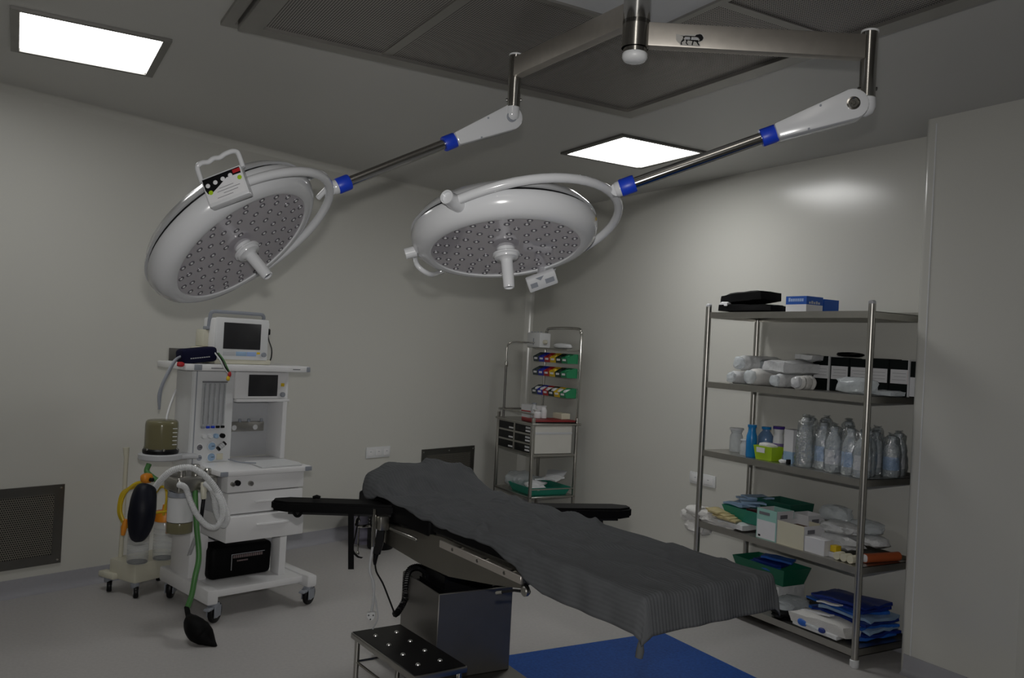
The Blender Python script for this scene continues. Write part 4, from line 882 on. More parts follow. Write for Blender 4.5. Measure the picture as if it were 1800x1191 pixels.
for i, (dx, c_) in enumerate(((0, WHITEP), (.012, BLACKP), (.022, GREEN))):
    b = B(); tube(b, spl([AM @ V(.03+dx, .22, 1.47), AM @ V(.045+dx, .18, 1.43), AM @ V(.065+dx, .175, 1.39), AM @ V(.10+dx*.5, .18, 1.355)], 6), .004, 6); fin('lead', b, c_, t)
b = B(); blob(b, AM @ V(.105, .178, 1.352), (.010, .008, .016), 5, .1); fin('red_clip', b, RED, t)
b = B(); blob(b, AM @ V(.098, .178, 1.328), (.010, .008, .013), 6, .1); fin('yellow_clip', b, YELP, t)
b = B(); tube(b, spl([AM @ V(-.06, .50, 1.24), AM @ V(-.12, .45, 1.12), AM @ V(-.15, .40, 1.03), AM @ V(-.15, .38, .95)], 6), .006, 8)
o = one('oxygen_tube', b, WHITEP, 'thin white tube running from the machine side down behind the amber bellows', 'tube')
# soft black bag on the chassis plate
t = thing('equipment_bag', 'long black zipped bag with faint printed lettering on the machine base', 'bag', AM @ V(.26, .28, .167))
b = B(); box(b, .065, .455, .20, .36, .167, .362, .03, 3, AM)
for v in b.verts: v.co += noise.noise_vector(v.co*9)*.008
for v in b.verts:
    if v.co.z < .1675: v.co.z = .1675
bg = fin('bag_body', b, BLACK, t)
b = B()
for i in range(14): box(b, .20+i*.0135, .210+i*.0135, .1935, .1955, .283, .300, M=AM)
for i in range(7): box(b, .225+i*.010, .233+i*.010, .1935, .1955, .262, .270, M=AM)
fin('lettering', b, mat('faded_print', (.20, .15, .15), .8), bg, smooth=False)
b = B(); box(b, .19, .193, .1935, .1955, .215, .305, M=AM); box(b, .19, .40, .1935, .1955, .304, .3065, M=AM); fin('print_border', b, LGREY, bg, smooth=False)

# ================================================================== suction unit
SA = R(30); SO = onz(236, 1028, .08); SO.z = 0
t = thing('suction_unit', 'cream suction pump on small castors with two orange-lidded jars', 'suction pump', SO, SA)
SU = MW[t.name]
def S(name, material, parent, *q, bev=.006, seg=2): b = B(); box(b, *q, bev=bev, seg=seg); return fin(name, b, material, parent or t, world=False)
S('base', CREAM, None, 0, .36, 0, .24, .085, .20, bev=.010)
S('foot_bar', CREAM, None, -.03, .03, .16, .30, .085, .12, bev=.008)
for x, y in ((.02, .02), (.33, .02), (.0, .24), (.33, .22)):
    b = B(); box(b, x-.018, x+.018, y-.02, y+.02, .055, .088, .005); o = fin('castor', b, GREYP, t, world=False)
    b = B(); lathe(b, [(.012, -.014), (.030, -.014), (.034, -.008), (.034, .008), (.03, .014), (.012, .014)], (x, y-.012, .034), V(.8, -.6, 0), 20); fin('wheel', b, BLACKP, o, world=False)
    b = B(); lathe(b, [(0, .0155), (.02, .0155), (.022, -.0155), (0, -.0155)], (x, y-.012, .034), V(.8, -.6, 0), 16); fin('wheel_hub', b, LGREY, o, world=False)
b = B(); tube(b, [V(.06, .22, .2), V(.06, .22, .80), V(.055, .22, .86)], [.014, .014, .02], 10); fin('handle_post', b, CREAM, t, world=False)
Si = SU.inverted()
for k_, (px_, py_) in enumerate(((241, 989), (286, 982))):
    c_ = Si @ onz(px_, py_, .2); c_.z = 0
    b = B(); lathe(b, [(.0, .203), (.056, .203), (.060, .21), (.060, .43), (.052, .445)], c_, seg=26); jr = fin('jar', b, AMBER if False else CLEAR, t, world=False)
    b = B(); lathe(b, [(0, .206), (.055, .206), (.055, .212), (0, .212)], c_, seg=24); fin('jar_base', b, BLACKP, jr, world=False)
    for i in range(5): 
        b = B(); lathe(b, [(.0605, .25+i*.035), (.0605, .252+i*.035)], c_, seg=24); bmesh.ops.delete(b, geom=[f for f in b.faces if len(f.verts) > 4], context='FACES_ONLY'); fin('scale_line', b, LGREY, jr, world=False)
    b = B(); lathe(b, [(.055, .43), (.066, .435), (.066, .475), (.058, .49), (.02, .495), (.016, .53), (0, .53)], c_, seg=26); ld = fin('jar_lid', b, ORANGE, t, world=False)
    b = B(); cyl(b, c_+V(.0, -.03, .43), c_+V(.0, -.03, .36), .012, seg=10); fin('float_tube', b, ORANGE, jr, world=False)
q0 = Si @ onp(258, 840, SO, cf)
b = B(); blob(b, q0, (.035, .03, .03), 2, .1); fin('pump_head', b, ORANGE, t, world=False)
b = B(); lathe(b, [(.012, 0), (.012, .02)], q0+V(.0, -.03, -.005), V(.3, -1, 0), 12); fin('pump_port', b, BLACKP, t, world=False)
def sq(x, y, off=0): return Si @ onp(x, y, SO+cf*off, cf)
for k_ in range(3):
    o_ = k_*3.5
    b = B(); tube(b, spl([sq(252-o_, 846+o_, .02*k_), sq(236-o_, 851+o_, .02*k_), sq(220-o_*.7, 866, .02*k_), sq(213-o_*.5, 885, .02*k_), sq(213-o_*.5, 903, .02*k_), sq(221-o_*.4, 920, .02*k_), sq(230, 928, .02*k_)], 6), .0095, 8); fin('suction_tube', b, YELLOW, t, world=False)
b = B(); tube(b, spl([sq(272, 868, .05), sq(282, 856, .05), sq(291, 858, .05), sq(293, 875, .05), sq(290, 893, .06), sq(287, 905, .06)], 6), .008, 8); fin('suction_tube', b, YELLOW, t, world=False)
b = B(); tube(b, spl([sq(266, 902, .05), sq(280, 900, .05), sq(296, 898, .05)], 4), .007, 8); fin('suction_tube', b, YELLOW, t, world=False)
b = B(); tube(b, [sq(221, 912, -.02), sq(218, 926, -.02), sq(216, 940, -.02)], [.010, .018, .012], 10); fin('suction_tip', b, ORANGE, t, world=False)
b = B(); tube(b, spl([sq(262, 815, .12), sq(258, 828, .10), sq(268, 838, .08), sq(278, 845, .08)], 6), .016, 10); fin('drive_hose', b, GREEN, t, world=False)

# ================================================================== steel storage rack on the right wall
RX0, RX1, RY0, RY1 = 3.93, 4.375, 3.02, 4.265
SZ = (1.888, 1.435, .990, .525, .092)          # shelf top surfaces
t = thing('storage_rack', 'five-tier stainless steel storage rack against the right wall', 'shelf', ((RX0+RX1)/2, (RY0+RY1)/2, 0))
for x in (RX0, RX1):
    for y in (RY0, RY1):
        b = B(); cyl(b, V(x, y, .03), V(x, y, 1.93), .0185, seg=20); fin('post', b, STEEL, t)
        b = B(); lathe(b, [(0, 1.945), (.012, 1.944), (.019, 1.937), (.0195, 1.925)], (x, y, 0), seg=16); fin('post_cap', b, LGREY, t)
        b = B(); lathe(b, [(.021, 0), (.024, .004), (.024, .038), (.019, .042)], (x, y, 0), seg=18); fin('foot', b, WHITEP, t)
for z in SZ:
    b = B(); x0, x1, y0, y1 = RX0-.004, RX1+.004, RY0+.004, RY1-.004
    box(b, x0, x1, y0, y1, z-.003, z); box(b, x0, x0+.003, y0, y1, z-.038, z-.003); box(b, x1-.003, x1, y0, y1, z-.038, z+.02)
    box(b, x0+.003, x1-.003, y0, y0+.003, z-.038, z+.0); box(b, x0+.003, x1-.003, y1-.003, y1, z-.038, z+.0)
    box(b, x0+.003, x0+.015, y0, y1, z-.038, z-.035)
    fin('shelf', b, STEEL, t, smooth=False)
def RYat(px, X, z=1.2): return onx(px, 700, X).y
def bxo(name, material, label, cat, x0, x1, y0, y1, z0, z1, bev=.002, group=None, rz=0):
    b = B(); c_ = V((x0+x1)/2, (y0+y1)/2, 0); box(b, x0-c_.x, x1-c_.x, y0-c_.y, y1-c_.y, z0, z1, bev, 1, Matrix.Translation(c_) @ Matrix.Rotation(rz, 4, 'Z'))
    return one(name, b, material, label, cat, group)
# --- top tier
z = SZ[0]
b = B(); pack(b, (4.09, 4.02, z+.031), (.22, .40, .056), 3, .012, R(8)); one('foam_pad', b, BLACK, 'flat black foam pad with a pointed end lying on the top tier of the rack', 'pad', 'black pads on the rack')
b = B(); pack(b, (4.08, 4.05, z+.099), (.18, .34, .075), 5, .010, R(3), R(-4)); one('foam_pad', b, BLACK, 'thick black foam pad lying on top of another black pad', 'pad', 'black pads on the rack')
b = B(); pack(b, (3.99, 4.17, z+.055), (.05, .07, .03), 6, .006); one('paper_scrap', b, PAPER, 'small white paper wad tucked beside the black pads', 'paper')
def carton(label, x0, x1, y0, y1, z0, z1, top, bot, split, rz=0, letters=0, group=None, name='glove_box'):
    c_ = V((x0+x1)/2, (y0+y1)/2, 0); Mc = Matrix.Translation(c_) @ Matrix.Rotation(rz, 4, 'Z'); hx, hy = (x1-x0)/2, (y1-y0)/2
    t_ = thing(name, label, 'box', V(c_.x, c_.y, z0), group=group); zs = z0+(z1-z0)*split
    b = B(); box(b, -hx, hx, -hy, hy, z0, zs, M=Mc); fin('lower_sleeve', b, bot, t_, smooth=False)
    b = B(); box(b, -hx-.0004, hx+.0004, -hy-.0004, hy+.0004, zs, z1, M=Mc); fin('upper_sleeve', b, top, t_, smooth=False)
    if letters:
        b = B()
        for i in range(letters):
            w_ = hy*1.5/letters; box(b, -hx-.0015, -hx-.0004, hy*.75-w_*(i+1)+.002, hy*.75-w_*i-.001, zs+(z1-zs)*.35, zs+(z1-zs)*(.7 if i else .8), M=Mc)
        fin('lettering', b, PRINTB, t_, smooth=False)
        b = B()
        for i in range(5): box(b, -hx*.7+i*hx*.28, -hx*.7+i*hx*.28+hx*.2, -hy-.0015, -hy-.0004, zs+(z1-zs)*.1, zs+(z1-zs)*(.35+.1*(i % 2)), M=Mc)
        fin('lettering', b, LGREY, t_, smooth=False)
    return t_
ya = RYat(1373, 4.02); yb = RYat(1409, 4.02)
carton('blue and white carton nearest the front on the top tier of the rack', 4.02, 4.16, yb, ya, z, z+.098, BOXBLUE, CARDW, .5, 0, 7, 'blue cartons on the rack')
carton('blue carton just behind the blue and white one on the top tier', 4.172, 4.30, yb, ya, z, z+.090, BOXBLUE, BOXBLUE, .4, 0, 0, 'blue cartons on the rack')
# --- second tier: wrapped rolls, black box files
z = SZ[1]
def wrap_roll(label, x0, x1, y, zc, r_, material, seed, group, end=True):
    t_ = thing('wrapped_roll', label, 'roll', V((x0+x1)/2, y, zc-r_), group=group); b = B(); n_ = 14; pts = []; rr = []
    for i in range(n_+1): pts.append(V(x0+(x1-x0)*i/n_, y+.004*math.sin(i+seed), zc)); rr.append(r_*(1 if 0 < i < n_ else .8))
    tube(b, pts, rr, 18)
    for v in b.verts: v.co += noise.noise_vector(v.co*22+V(seed, 0, 0))*.007
    for v in b.verts: v.co.z = max(v.co.z, zc-r_)
    fin('roll', b, material, t_)
    b = B(); blob(b, V(x0-.008, y, zc), (.022, r_*.82, r_*.82), seed, .25, 2.4); fin('gathered_end', b, CLEARB if end else WRAP, t_)
ys_ = [RYat(p_, 3.96) for p_ in (1275, 1318, 1362, 1400)]
wrap_roll('clear-wrapped white roll at the far left of the second rack tier', 3.99, 4.30, ys_[0]-.02, z+.04, .04, WRAP, 1, 'wrapped rolls')
wrap_roll('glossy wrapped cotton roll, second from the left on the second rack tier', 3.96, 4.28, ys_[1], z+.052, .052, CLOTHW, 2, 'wrapped rolls')
wrap_roll('pale wrapped roll in the middle of the lower row on the second rack tier', 3.96, 4.26, ys_[2], z+.042, .042, WRAP, 3, 'wrapped rolls')
wrap_roll('white round-ended roll nearest the black box files on the second rack tier', 3.95, 4.07, ys_[3]-.01, z+.042, .042, CLOTHW, 4, 'wrapped rolls', False)
wrap_roll('large clear-wrapped roll stacked on top at the left of the second rack tier', 3.99, 4.31, RYat(1300, 4.0), z+.135, .05, WRAP, 5, 'wrapped rolls')
b = B(); pack(b, (4.20, RYat(1348, 4.2)-.02, z+.13), (.16, .13, .075), 7, .014, R(12)); one('dressing_pack', b, mat('grey_wrap', (.33, .36, .38), .35, var=.2), 'grey-blue dressing pack behind the stacked wrapped roll', 'pack')
b = B(); pack(b, (4.12, RYat(1388, 4.12), z+.125), (.26, .19, .085), 8, .02, R(-6)); one('dressing_pack', b, WRAP, 'crumpled white dressing pack beside the first black box file', 'pack')
b = B(); pack(b, (4.20, RYat(1425, 4.2)+.02, z+.19), (.14, .12, .04), 9, .02, R(10)); one('dressing_pack', b, WRAP, 'small crumpled white packet on top of the dressing pack', 'pack')
pxs = [1425, 1456, 1490, 1524, 1560, 1597, 1632]; xf = 4.255
fl_lab = ['black box file with white label at the left end of the row', 'black box file second from the left, pale divider at its left', 'black box file partly hidden by a clear bag, left of the rack post', 'black box file just right of the front rack post', 'black box file with a red-edged white label', 'black and white box file at the right end of the row']
for i in range(6):
    y1_, y0_ = RYat(pxs[i], xf), RYat(pxs[i+1], xf); h_ = .205 - .004*(i % 3)
    y0_ = max(y0_, 2.965); y1_ = max(y1_, y0_+.03)
    t_ = thing('box_file', fl_lab[i], 'box file', V(xf+.12, (y0_+y1_)/2, z), group='black box files')
    b = B(); box(b, xf, xf+.115, y0_+.002, y1_-.002, z, z+h_, .002, 1); bd = fin('case', b, mat('file_black', (.002, .005, .005), .55, spec=.2), t_)
    if i != 5:
        b = B(); box(b, xf-.001, xf, y0_+.009, y1_-.012, z+.07, z+.148); fin('label', b, PAPER, t_, smooth=False)
        b = B()
        for k_ in range(3): box(b, xf-.0016, xf-.001, y0_+.022, y1_-.024-.01*(k_ % 2), z+.09+k_*.018, z+.0915+k_*.018)
        fin('printed_lines', b, PRINT, t_, smooth=False)
    else:
        b = B(); box(b, xf-.001, xf, y0_+.004, y1_-.004, z+.005, z+.11); fin('label', b, PAPER, t_, smooth=False)
    if i == 4:
        b = B(); box(b, xf-.0014, xf, y0_+.005, y0_+.012, z+.068, z+.145); fin('red_edge', b, RED, t_, smooth=False)
    if i in (1, 5):
        b = B(); box(b, xf-.012, xf+.115, y1_-.0015, y1_+.0035, z, z+.205); fin('divider', b, WHITEP, t_, smooth=False)
b = B(); blob(b, (4.03, RYat(1505, 4.03), z+.047), (.06, .12, .047), 11, .3, 2, flat=.95); one('clear_bag', b, CLEARB, 'crumpled cloudy plastic bag in front of the black box files', 'plastic bag', 'plastic bags')
b = B(); pack(b, (4.10, RYat(1562, 4.1)+.01, z+.018), (.12, .13, .03), 12, .012); one('clear_bag', b, CLEARB, 'flat cloudy packet at the right end of the second tier', 'plastic bag', 'plastic bags')
b = B(); blob(b, (4.27, RYat(1490, 4.27), z+.22), (.07, .07, .014), 13, .3); one('black_cloth', b, BLACK, 'thin black cloth lying on top of the box files', 'cloth')
# --- third tier: bottles and sundries
z = SZ[2]
def bottle(label, x, y, z, r_, h_, body, cap, group, neck=.35, lab=None, name='bottle', seed=0):
    t_ = thing(name, label, 'bottle', V(x, y, z), group=group)
    b = B(); lathe(b, [(0, .001), (r_*.9, .001), (r_, .008), (r_, h_*.55), (r_*.97, h_*.66), (r_*.75, h_*.78), (r_*neck, h_*.86), (r_*neck, h_*.94)], (x, y, z), seg=20)
    if seed:
        for v in b.verts: v.co += noise.noise_vector(v.co*25+V(seed, 0, 0))*.004
        for v in b.verts: v.co.z = max(v.co.z, z+.001)
    fin('body', b, body, t_)
    b = B(); lathe(b, [(r_*neck*1.15, h_*.92), (r_*neck*1.2, h_*.93), (r_*neck*1.2, h_), (0, h_)], (x, y, z), seg=14); fin('cap', b, cap, t_)
    if lab:
        b = B(); lathe(b, [(r_*1.012, h_*.18), (r_*1.012, h_*.5)], (x, y, z), seg=20); bmesh.ops.delete(b, geom=[f for f in b.faces if len(f.verts) > 4], context='FACES_ONLY'); fin('label', b, lab, t_)
    return t_
bottle('short clear jar at the left end of the third rack tier', 4.10, RYat(1298, 4.1), z, .042, .155, CLEARB, WHITEP, 'bottles on the rack', .9, None, 'jar')
bottle('small clear jar beside the bright blue bottle', 4.02, RYat(1313, 4.02), z, .028, .10, CLEARB, WHITEP, 'bottles on the rack', .8, None, 'jar')
bottle('bright blue plastic bottle on the third rack tier', 4.00, RYat(1325, 4.0), z, .033, .20, CYAN, CYAN, 'bottles on the rack', .7)
bottle('pale blue bottle behind the lime basket', 4.10, RYat(1350, 4.1), z, .05, .19, mat('blue_clear', (.15, .28, .5), .2, alpha=.75), CYAN, 'bottles on the rack', .5, None, 'bottle', 4)
bottle('white bottle with dark purple cap behind the lime basket', 4.08, RYat(1372, 4.08), z, .033, .205, WHITEP, PURPLE, 'bottles on the rack', .9, mat('purple_label', (.2, .14, .35), .5))
b0_ = RYat(1398, 4.02); b1_ = RYat(1382, 4.02)
carton('tall white and blue carton beside the clear bottles', 4.02, 4.09, b0_, b1_, z, z+.20, CARDW, LBLUE, .35, 0, 0, None, 'medicine_box')
# lime basket
t_ = thing('plastic_basket', 'bright lime green plastic basket at the front of the third rack tier', 'basket', V(4.0, RYat(1352, 4.0), z)); by = RYat(1352, 3.99)
def open_box(b, x0, x1, y0, y1, z0, z1, flare=.012, th=.004):
    o_ = [V(x0+flare, y0+flare, z0), V(x1-flare, y0+flare, z0), V(x1-flare, y1-flare, z0), V(x0+flare, y1-flare, z0)]; p_ = [V(x0, y0, z1), V(x1, y0, z1), V(x1, y1, z1), V(x0, y1, z1)]
    i1 = [V(x0+th, y0+th, z1), V(x1-th, y0+th, z1), V(x1-th, y1-th, z1), V(x0+th, y1-th, z1)]; i0 = [q+V(th*(1 if q.x < (x0+x1)/2 else -1), th*(1 if q.y < (y0+y1)/2 else -1), th) for q in o_]
    L_ = [[b.verts.new(q) for q in k_] for k_ in (o_, p_, i1, i0)]
    for A_, C_ in zip(L_, L_[1:]):
        for k_ in range(4): b.faces.new((A_[k_], A_[(k_+1) % 4], C_[(k_+1) % 4], C_[k_]))
    b.faces.new(list(reversed(L_[0]))); b.faces.new(L_[3]); return b
b = B(); open_box(b, 3.955, 4.06, by-.075, by+.075, z+.001, z+.085); fin('body', b, LIME, t_)
b = B(); box(b, 3.951, 3.955, by-.02, by+.045, z+.045, z+.075); fin('handle_mark', b, PAPER, t_, smooth=False)
b = B(); blob(b, (4.0, by, z+.085), (.04, .06, .02), 15, .2); one('gauze_bundle', b, CLOTHW, 'white gauze bundle filling the lime basket', 'gauze')
b = B(); blob(b, (3.98, RYat(1382, 3.98), z+.012), (.02, .025, .012), 16, .2); one('small_cap', b, WHITEP, 'small white cap on the shelf right of the lime basket', 'cap')
b = B(); box(b, 3.965, 3.99, RYat(1392, 3.97), RYat(1388, 3.97), z+.001, z+.03, .003); one('vial', b, BLACKP, 'tiny dark vial in front of the tall carton', 'vial')
bp = [(1419, 4.00, .285), (1450, 4.04, .265), (1478, 4.01, .255), (1455, 4.20, .28), (1500, 4.03, .255), (1519, 3.985, .245), (1494, 4.20, .275), (1534, 4.13, .25), (1556, 4.20, .235), (1545, 4.30, .25), (1580, 4.26, .225), (1600, 4.31, .235), (1428, 4.22, .27)]
wh = ['tallest with a pale cap, at the left end', 'second from the left in front', 'third from the left in front', 'behind the second one', 'just left of the rack post', 'right in front of the rack post', 'in the back row near the post', 'half hidden behind the rack post', 'first right of the rack post', 'in the back row right of the post', 'second right of the rack post', 'at the far right end', 'in the back row at the left']
bq = [[x_, max(RYat(p_, x_), 3.068)] for p_, x_, h_ in bp]
for it in range(200):                                # push the bottles apart until none touch
    for i in range(len(bq)):
        for j in range(i):
            dx, dy = bq[i][0]-bq[j][0], bq[i][1]-bq[j][1]; L_ = math.hypot(dx, dy) or 1e-4
            if L_ < .104:
                k_ = (.104-L_)/2/L_; bq[i][0] += dx*k_; bq[i][1] += dy*k_; bq[j][0] -= dx*k_; bq[j][1] -= dy*k_
    for q in bq: q[0] = min(4.315, max(3.985, q[0])); q[1] = max(3.068, q[1])
for i, (p_, x_, h_) in enumerate(bp):
    x_, y_ = bq[i]
    tb_ = bottle('clear bagged saline bottle, '+wh[i], x_, y_, z, .043, h_, CLEARB if i % 3 else CLEAR, WHITEP if i == 0 else CLEARB, 'clear bagged bottles on the third tier', .42, (PAPER, mat('blue_label', (.35, .48, .68), .5), PAPER)[i % 3] if i in (1, 2, 4, 5, 8, 10, 11) else None, 'saline_bottle', 30+i)
    b = B(); lathe(b, [(0, .001), (.046, .001)] + [(.050-.012*max(0, k_/11-.55)/.45, h_*(.03+.93*k_/11)) for k_ in range(12)] + [(.028, h_*1.0), (.012, h_*1.03), (.022, h_*1.06)], (x_, y_, z), seg=26)
    for v in b.verts: v.co += noise.noise_vector(v.co*30+V(i*3.7, 1, 0))*.011 + noise.noise_vector(v.co*75+V(i*1.7, 4, 0))*.004
    for v in b.verts: v.co.z = max(v.co.z, z+.001)
    fin('plastic_wrap', b, FILM, tb_, ang=25)
# --- fourth tier
z = SZ[3]
b = B(); open_box(b, 3.98, 4.24, RYat(1352, 4.0), RYat(1282, 4.0), z+.05, z+.135, .03); o = one('storage_tray', b, TEAL, 'teal plastic tray heaped with pale blue packets on the fourth tier', 'tray', 'green trays')
ty = RYat(1318, 4.05)
for i in range(5):
    b = B(); pack(b, (4.06+.03*i, ty+.05-.035*(i % 3), z+.142+.012*i), (.12, .16, .018), 20+i, .016, R(20*i)); one('syringe_packet', b, LBLUE, ['pale blue packet spilling over the left rim of the teal tray', 'pale blue packet in the middle of the teal tray', 'pale blue packet lying crosswise in the teal tray', 'pale blue packet near the back of the teal tray', 'topmost pale blue packet on the teal tray'][i], 'packet', 'pale blue packets')
b = B(); pack(b, (4.02, RYat(1338, 4.02), z+.138), (.04, .12, .02), 27, .01); one('dark_packet', b, mat('dark_red_pack', (.05, .012, .015), .4), 'dark red and black packet at the front of the teal tray', 'packet')
b = B(); pack(b, (4.06, RYat(1310, 4.06), z+.027), (.24, .30, .045), 28, .008); one('paper_pack', b, WRAP, 'flat white packet under the teal tray', 'packet')
# gloves / cloths hanging over the left end
gl = ['white cloth glove hanging lowest over the left end of the rack', 'white cloth glove topmost over the left end of the rack', 'white cloth glove sticking furthest out to the left', 'white cloth glove folded nearest the teal tray']
for i, (px_, py_, sx, sy, sz) in enumerate(((1228, 925, .06, .10, .05), (1238, 902, .07, .16, .04), (1216, 905, .05, .09, .04), (1268, 917, .06, .17, .03))):
    q = onx(px_, py_, 3.99); b = B(); blob(b, q, (sx, sy, sz), 40+i, .35, 2.5); one('cloth_glove', b, CLOTHW, gl[i], 'glove', 'cloth gloves')
for i in range(4):
    q = onx(1262+i*7, 897+i*5, 3.96); b = B(); pack(b, q, (.10, .14, .012), 50+i, .014, R(-10+9*i), R(4)); one('rubber_glove', b, TAN, ['topmost tan rubber glove left of the teal tray', 'second tan rubber glove from the top', 'third tan rubber glove from the top', 'lowest tan rubber glove against the teal tray'][i], 'glove', 'tan rubber gloves')
def open_carton(name, label, x0, x1, y0, y1, z0, z1, m_front, m_side, group=None, band=None):
    t_ = thing(name, label, 'box', V((x0+x1)/2, (y0+y1)/2, z0), group=group); th = .003
    for nm, q, mm in (('front_panel', (x0, x0+th, y0, y1), m_front), ('back_panel', (x1-th, x1, y0, y1), m_front), ('side_panel', (x0+th, x1-th, y0, y0+th), m_side), ('side_panel', (x0+th, x1-th, y1-th, y1), m_side)):
        b = B(); box(b, *q, z0, z1); fin(nm, b, mm, t_, smooth=False)
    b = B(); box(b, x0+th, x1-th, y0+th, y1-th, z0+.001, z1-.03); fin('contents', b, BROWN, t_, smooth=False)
    if band:
        b = B(); box(b, x0-.0008, x0, y0+.006, y1-.006, z0+.004, z0+(z1-z0)*.62); fin('label_panel', b, PAPER, t_, smooth=False)
        b = B(); box(b, x0-.0012, x0, y0+(y1-y0)*.35, y1-(y1-y0)*.12, z1-.035, z1-.018); fin('lettering', b, PRINT, t_, smooth=False)
        b = B(); box(b, x0-.0016, x0-.0008, y1-.035, y1-.018, z0+.012, z0+.024); fin('small_mark', b, BLACKP, t_, smooth=False)
    b = B(); box(b, x0+.03, x0+.09, y0-.0008, y0, z1-.045, z1-.022); fin('side_print', b, PRINT, t_, smooth=False)
    return t_
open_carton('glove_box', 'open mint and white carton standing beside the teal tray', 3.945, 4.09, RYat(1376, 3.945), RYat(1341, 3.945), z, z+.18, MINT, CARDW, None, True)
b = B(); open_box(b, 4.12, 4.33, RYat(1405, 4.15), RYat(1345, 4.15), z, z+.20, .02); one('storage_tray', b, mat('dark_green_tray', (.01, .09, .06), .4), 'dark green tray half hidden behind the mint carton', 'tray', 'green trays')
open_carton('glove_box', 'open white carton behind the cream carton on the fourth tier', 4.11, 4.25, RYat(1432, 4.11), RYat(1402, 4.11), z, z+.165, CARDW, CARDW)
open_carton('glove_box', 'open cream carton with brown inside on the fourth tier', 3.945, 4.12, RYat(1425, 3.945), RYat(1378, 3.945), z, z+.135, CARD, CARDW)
bxo('glove_box', CARDW, 'closed plain white carton in front of the clear bags', 'box', 3.945, 4.02, RYat(1462, 3.945), RYat(1427, 3.945), z, z+.088)
for i, (px_, x_, zz, sx, sy, sz) in enumerate(((1485, 4.18, .055, .10, .15, .05), (1548, 4.25, .085, .08, .08, .03), (1490, 4.16, .135, .09, .12, .035), (1535, 4.27, .15, .07, .10, .04), (1480, 4.25, .19, .06, .10, .05))):
    y_ = max(RYat(px_, x_), 3.04+sy); b = B(); blob(b, (x_, y_, z+zz), (sx, sy, sz), 60+i, .3, 2.3, flat=.9); one('supply_bag', b, CLEARB if i in (3, 4) else WRAP, ['large white plastic supply bag at the bottom of the pile by the post', 'white plastic supply bag lying furthest right on the fourth tier', 'white plastic supply bag stacked above the bottom one', 'cloudy plastic supply bag behind the rack post', 'topmost see-through bag against the wall'][i], 'plastic bag', 'supply bags on the fourth tier')
q = RYat(1472, 3.96); bxo('tape_box', YELP, 'small yellow box beside the plain white carton', 'box', 3.985, 4.03, q-.02, q+.02, z+.03, z+.065)
bxo('tape_box', CARDW, 'small white box under the yellow one', 'box', 3.98, 4.04, q-.025, q+.025, z, z+.029)
for i, px_ in enumerate((1483, 1495, 1507)):
    y_ = RYat(px_, 3.95); t_ = thing('tape_roll', ['cream tape roll nearest the yellow box', 'middle cream tape roll of the three', 'cream tape roll nearest the rack post'][i], 'tape', V(3.99, y_, z), group='tape rolls')
    b = B(); lathe(b, [(.010, 0), (.021, 0), (.0215, .002), (.0215, .055), (.021, .057), (.010, .057)], (3.955, y_, z+.0225), (1, 0, 0), 20); fin('roll', b, CARD, t_)
    b = B(); cyl(b, V(3.957, y_, z+.0225), V(4.01, y_, z+.0225), .010, seg=14); fin('core', b, BROWN, t_)
y_ = 3.085; t_ = thing('bandage_roll', 'red-orange wrapped bandage roll right of the rack post', 'roll', V(4.08, y_, z))
b = B(); cyl(b, V(4.055, y_, z+.026), V(4.30, y_-.03, z+.026), .025, seg=18); fin('roll', b, REDO, t_)
b = B(); blob(b, V(4.056, y_, z+.026), (.012, .022, .022), 3, .1); fin('white_end', b, CARDW, t_)
# --- bottom tier
z = SZ[4]
q = onx(1370, 1015, 4.22)
b = B(); open_box(b, 4.10, 4.34, RYat(1418, 4.22), RYat(1325, 4.22), z+.13, z+.235, .03); o = one('storage_tray', b, mat('bottle_green_tray', (.006, .13, .07), .4), 'green tray holding blue packets on the bottom tier', 'tray', 'green trays')
b = B(); box(b, 4.10, 4.33, RYat(1410, 4.22), RYat(1330, 4.22), z+.002, z+.128, .006); one('linen_stack', b, WRAP, 'pale pack under the green tray on the bottom tier', 'pack')
for i in range(3):
    b = B(); pack(b, (4.16+.04*i, RYat(1358, 4.16)-.02*i, z+.215+.022*i), (.10, .20, .02), 70+i, .012, R(12*i), R(3)); one('syringe_packet', b, (MBLUE, DBLUE, MBLUE)[i], ['blue packet at the front of the bottom green tray', 'dark blue packet in the middle of the bottom green tray', 'uppermost blue packet in the bottom green tray'][i], 'packet', 'blue packets in the green tray')
names = ['lowest blue drape pack of the stack', 'dark blue drape pack second from the bottom', 'pale drape pack third from the bottom', 'blue drape pack fourth from the bottom', 'dark blue drape pack fifth from the bottom', 'pale drape pack sixth from the bottom', 'blue drape pack seventh from the bottom', 'dark blue drape pack eighth from the bottom', 'topmost dark blue drape pack of the stack']
for i in range(9):
    b = B(); pack(b, (4.205+.015*(i % 2), 3.275-.02*(i % 3)+.03*(i > 5), z+.013+i*.020), (.29-.006*i, .40-.03*(i % 3)-.02*(i > 5), .022), 80+i, .022, R((i % 3-1)*5), R((i % 2)*2-1)); one('drape_pack', b, (MBLUE, DBLUE, LBLUE, MBLUE, DBLUE, LBLUE, MBLUE, DBLUE, DBLUE)[i], names[i]+' at the right of the bottom tier', 'pack', 'blue drape packs')
for i, (dx, dz_) in enumerate(((0, .10), (.03, .165))):
    b = B(); pack(b, (3.99+dx, 3.33-.06*i, z+dz_), (.03, .20-.05*i, .010), 90+i, .012, R(6), R(-6)); one('paper_flap', b, PAPER, ['white paper flap sticking out low between the blue drape packs', 'white paper flap sticking out high between the blue drape packs'][i], 'paper', 'paper flaps')
b = B(); pack(b, (4.00, 3.28, z+.055), (.14, .36, .085), 93, .02, R(4), R(0)); one('linen_pack', b, CLOTHW, 'rumpled white linen pack in front of the blue drape packs', 'pack')
